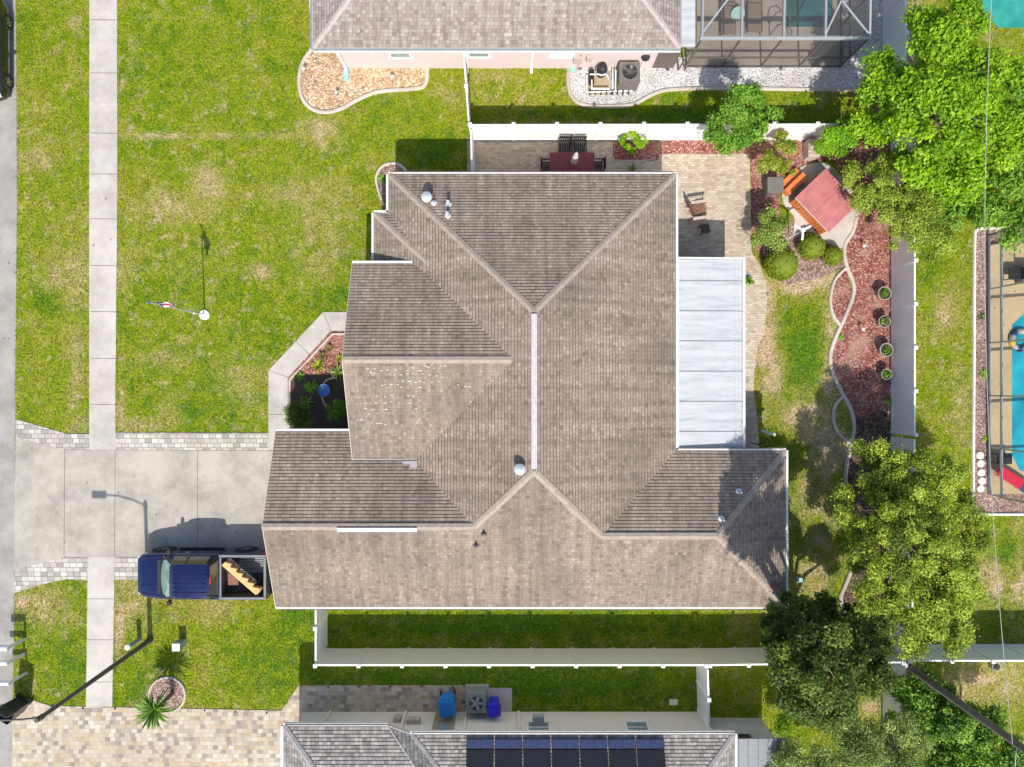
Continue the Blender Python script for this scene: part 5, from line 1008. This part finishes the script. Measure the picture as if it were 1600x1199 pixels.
# ---------------------------------------------------------------- street furniture
x, y, _ = W(235, 1000); lp = thing('street_lamp', (x, y, 0), 'tall dark street lamp leaning across the sidewalk corner', 'street lamp')
m = MB(); m.cyl((x, y, 0), (x, y, 7.45), .11, .075, 14); m.cyl((x, y, 0), (x, y, .35), .16, .13, 14); m.build('pole', M['pole'], lp)
m = MB(); m.tube([(x, y, 7.2), (x-.5, y+.05, 7.45), (x-1.2, y+.1, 7.62), (x-1.8, y+.12, 7.65)], .035, 8); m.cyl((x, y, 7.1), (x, y, 7.35), .10); m.build('arm', M['pole'], lp)
m = MB(); m.box((x-2.1, y+.13, 7.66), (.66, .26, .12)); m.box((x-2.2, y+.13, 7.59), (.4, .2, .03)); m.build('lamp_head', M['pole'], lp, bevel=.03)
x, y, _ = W(320, 492); fp = thing('flagpole', (x, y, 0), 'white flagpole with round base on the front lawn', 'flagpole')
MB().lathe((x, y, 0), [(.24, 0), (.24, .05), (.2, .1), (.06, .12), (.0, .12)], 20).build('base', M['white'], fp); MB().cyl((x, y, 0), (x, y, 4.7), .035, .022, 10).build('pole', M['galv'], fp); MB().lathe((x, y, 4.7), [(0, 0), (.05, .03), (.06, .07), (.03, .12), (0, .13)], 12).build('finial', M['birdblue'], fp); MB().box((x-.02, y, .9), (.05, .12, .06)).box((x, y, 1.1), (.03, .2, .02)).build('cleat', M['white'], fp)
fg = MB(); nu, nv = 28, 26; gp = []
for i in range(nu+1):
    for k in range(nv+1):
        u, v = i/nu, k/nv; drop = 1.25*u; fan = .36*min(1, u*1.6)
        gp.append((x+.03+fan*(.35+.5*(1-v))+.035*math.sin(u*9+v*7), y+.09*math.sin(v*11+u*2)*min(1, u*3)+.02*math.sin(u*13), 4.6-.62*v*(1-.45*u)-drop*.85+.02*math.sin(v*9)))
fs0 = {0: [], 1: [], 2: []}
for i in range(nu):
    for k in range(nv):
        a_i = i*(nv+1)+k; q = (a_i, a_i+1, a_i+nv+2, a_i+nv+1); cant = i < nu*.4 and k < 14
        mi = (2 if not (i % 2 == 1 and k % 3 == 1) else 1) if cant else (0 if (k//2) % 2 == 0 else 1); fs0[mi].append(q)
o_ = 0
for mi in (0, 1, 2): fg.add(gp, fs0[mi], mi, True)
tag(fg.build('flag', [M['usred'], M['uswhite'], M['usblue']]), 'limp red white and blue striped flag hanging from the flagpole top', 'flag')
def pedestal(px, py, w_, h, round_, label):
    x, y, _ = W(px, py); t = thing('utility_pedestal', (x, y, 0), label, 'utility pedestal')
    if round_: MB().cyl((x, y, 0), (x, y, h), w_/2, w_/2*.95, 16).build('body', M['ped'], t); MB().lathe((x, y, h), [(w_*.55, -.04), (w_*.55, .03), (w_*.3, .07), (0, .08)], 16).build('cap', M['white'], t)
    else: MB().box((x, y, h/2), (w_, w_, h)).build('body', M['ped'], t, bevel=.01); MB().box((x, y, h), (w_*1.08, w_*1.08, .06)).build('cap', M['white'], t, bevel=.02)
pedestal(218, 999, .22, .95, True, 'slim round grey utility pedestal with white cap beside the street lamp'); pedestal(286, 1003, .32, .65, False, 'square grey utility box with white lid on the lawn below the truck')
for i, (px, py, zz_, lb) in enumerate(((40, 998, 1.05, 'northmost of the three white mailboxes reaching over the kerb'), (38, 1021, 1.0, 'middle of the three white mailboxes reaching over the kerb'), (42, 1051, 1.05, 'southmost of the three white mailboxes reaching over the kerb'))):
    x, y, _ = W(px, py); t = thing('mailbox', (x, y, 0), lb, 'mailbox', 'white mailboxes at the kerb')
    MB().box((x, y, zz_/2+.05), (.10, .10, zz_+.1)).build('post', M['gutter'], t)
    m = MB(); hw_ = .12 if i == 0 else .095; sec = [(hw_*math.cos(R(a)), hw_*math.sin(R(a))+.08) for a in range(0, 181, 20)]+[(-hw_, 0), (hw_, 0)]; m.loft([[(x-.62, y+p, zz_+q) for p, q in sec], [(x+.05, y+p, zz_+q) for p, q in sec]]); m.build('box', M['white'], t)
    MB().box((x-.2, y-.13, zz_+.12), (.16, .012, .05)).build('flag', M['grey'], t)
# utility pole and cable
x, y, _ = W(1385, 1017); up = thing('utility_pole', (x, y, 0), 'tall weathered utility pole rising from the fence corner toward the bottom right', 'utility pole'); MB().cyl((x, y, 0), (x, y, 9.6), .17, .12, 12).build('pole', M['polewood'], up); MB().box((x, y, 8.6), (.1, 1.6, .1)).build('crossarm', M['polewood'], up)
m = MB(); pts = []; 
for k in range(31):
    s_ = k/30; yy = -12.05+(32)*s_; zz_ = 8.3-3.2*s_*(1-s_)*1.5+.1*s_; pts.append((16.75-.25*s_, yy, zz_))
m.tube(pts, .011, 5); m.tube([(x, y, 8.0), (16.9, -20, 7.6), (17.2, -26, 8)], .014, 5); tag(m.build('power_line', M['wire']), 'thin grey power cable sagging north along the right side', 'cable')
x, y, _ = W(1550, 1038); m = MB(); m.lathe((x, y, 0), [(.16, 0), (.2, .06), (.2, .3), (.17, .3), (.16, .05), (0, .05)], 18); tag(m.build('plant_pot', M['terra']), 'empty round pot at the foot of the shaded fence on the right', 'pot')
# ---------------------------------------------------------------- east neighbour pool cage and things
ec = thing('pool_cage', (21.75, -1, 0), 'white framed pool enclosure over the turquoise pool at the right edge', 'pool cage')
Y1_, Y0_ = 6.7, -5.05; X_ = 21.75; m = MB()
m.bar((X_, Y0_, .08), (X_, Y1_, .08), .07, .09); m.bar((X_, Y0_, .85), (X_, Y1_, .85), .07, .09); m.bar((X_, Y0_, 2.5), (X_, Y1_, 2.5), .08, .1); m.build('wall_rail', M['alu_grey'], ec)
m = MB()
for yy in (Y1_, 4.3, 1.85, -.55, -2.9, Y0_): m.box((X_, yy, 1.25), (.07, .07, 2.5)); m.bar((X_, yy, 2.5), (X_+5, yy+(.8 if yy == Y1_ else 0), 2.9), .07, .09)
m.bar((X_, Y1_, .08), (X_+4, Y1_+1.1, .08), .07, .09); m.bar((X_, Y1_, .85), (X_+4, Y1_+1.1, .85), .07, .09); m.build('frame_post', M['alu_grey'], ec)
m = MB(); m.box((X_, (Y0_+Y1_)/2, 1.25), (.005, Y1_-Y0_, 2.4)); m.build('screen', M['screen'], ec)
for i, (px, py) in enumerate(((1530, 711), (1531, 724), (1532, 738), (1533, 751), (1531, 763))):
    x, y, _ = W(px, py); m = MB(); m.lathe((x, y, .01), [(.18, 0), (.19, .05), (.15, .10), (.0, .12)], 9); tag(m.build('stepping_stone', M['stone'], bevel=.01), 'pale round stone in the line beside the pool deck corner', 'stone', 'pale stones beside the east pool deck')
x, y, _ = W(1574, 748); sl_ = thing('beach_lounger', (x, y, .05), 'red cushioned lounger on the east pool deck', 'sun lounger', rz=R(-32))
m = MB(); m.bar((-.75, 0, .35), (.45, 0, .35), .5, .08); m.build('cushion', M['red'], sl_, local=True, bevel=.03); m = MB(); m.bar((-.75, 0, .37), (-1.05, 0, .7), .5, .08); m.build('backrest', M['red'], sl_, local=True, bevel=.03); m = MB(); m.bar((.45, 0, .34), (.75, 0, .30), .5, .06); m.build('towel', M['navy'], sl_, local=True)
for sx in (-.6, .5):
    for sy in (-.2, .2): MB().cyl((sx, sy, 0), (sx, sy, .33), .02, seg=6).build('leg', M['white'], sl_, local=True)
x, y, _ = W(1558, 722); t = thing('side_table', (x, y, .05), 'dark low table with open frame above the red lounger', 'table'); MB().box((x, y+.2, .45), (.7, .5, .04)).build('table_top', M['black'], t, bevel=.02); [MB().box((x+a, y+.2+b, .24), (.04, .04, .4)).build('leg', M['black'], t) for a in (-.3, .3) for b in (-.2, .2)]
x, y, _ = W(1575, 430); t = thing('patio_chair', (x, y, .05), 'dark armchair on the tan east deck near the cage corner', 'chair'); MB().box((x, y, .42), (.55, .55, .08)).build('seat', M['black'], t, bevel=.02); MB().box((x+.28, y, .7), (.06, .55, .5)).build('backrest', M['black'], t, bevel=.02); [MB().box((x+a, y+b, .25), (.04, .04, .4)).build('leg', M['black'], t) for a in (-.24, .24) for b in (-.24, .24)]
x, y, _ = W(1590, 430); MB_ = MB(); MB_.box((x+.1, y, .3), (.55, .8, .5)); tag(MB_.build('deck_box', M['bedgrey'], bevel=.03), 'grey blue storage box beside the dark armchair on the east deck', 'storage box')
x, y, _ = W(1594, 532, .1); m = MB(); sg = 24; prof = [(.42+.12*math.cos(R(a)), .12*math.sin(R(a))) for a in range(0, 361, 30)]
m.lathe((x, y, .16), prof, sg); m.mi = [(0, 2, 1, 2)[(k % sg)//2 % 4] for k in range(len(m.f))]
tag(m.build('pool_float', [M['navy'], M['yellow'], M['grey']]), 'round ring float in navy, grey and yellow on the edge of the turquoise pool', 'pool float')
x, y, _ = W(1052, 1097); tag(MB().box((x, y, .03), (.38, .26, .07)).build('meter_lid', M['stone'], bevel=.01), 'pale rectangular utility lid in the side lawn near the short fence', 'utility lid')
x, y, _ = W(1248, 905); tag(MB().cyl((x, y, .0), (x, y, .14), .15, .12, 10).box((x+.02, y, .15), (.2, .2, .03)).build('toy_bucket', M['teal'], bevel=.01), 'small teal bucket on the shaded grass right of the house', 'bucket')
x, y, _ = W(1333, 885, 0)
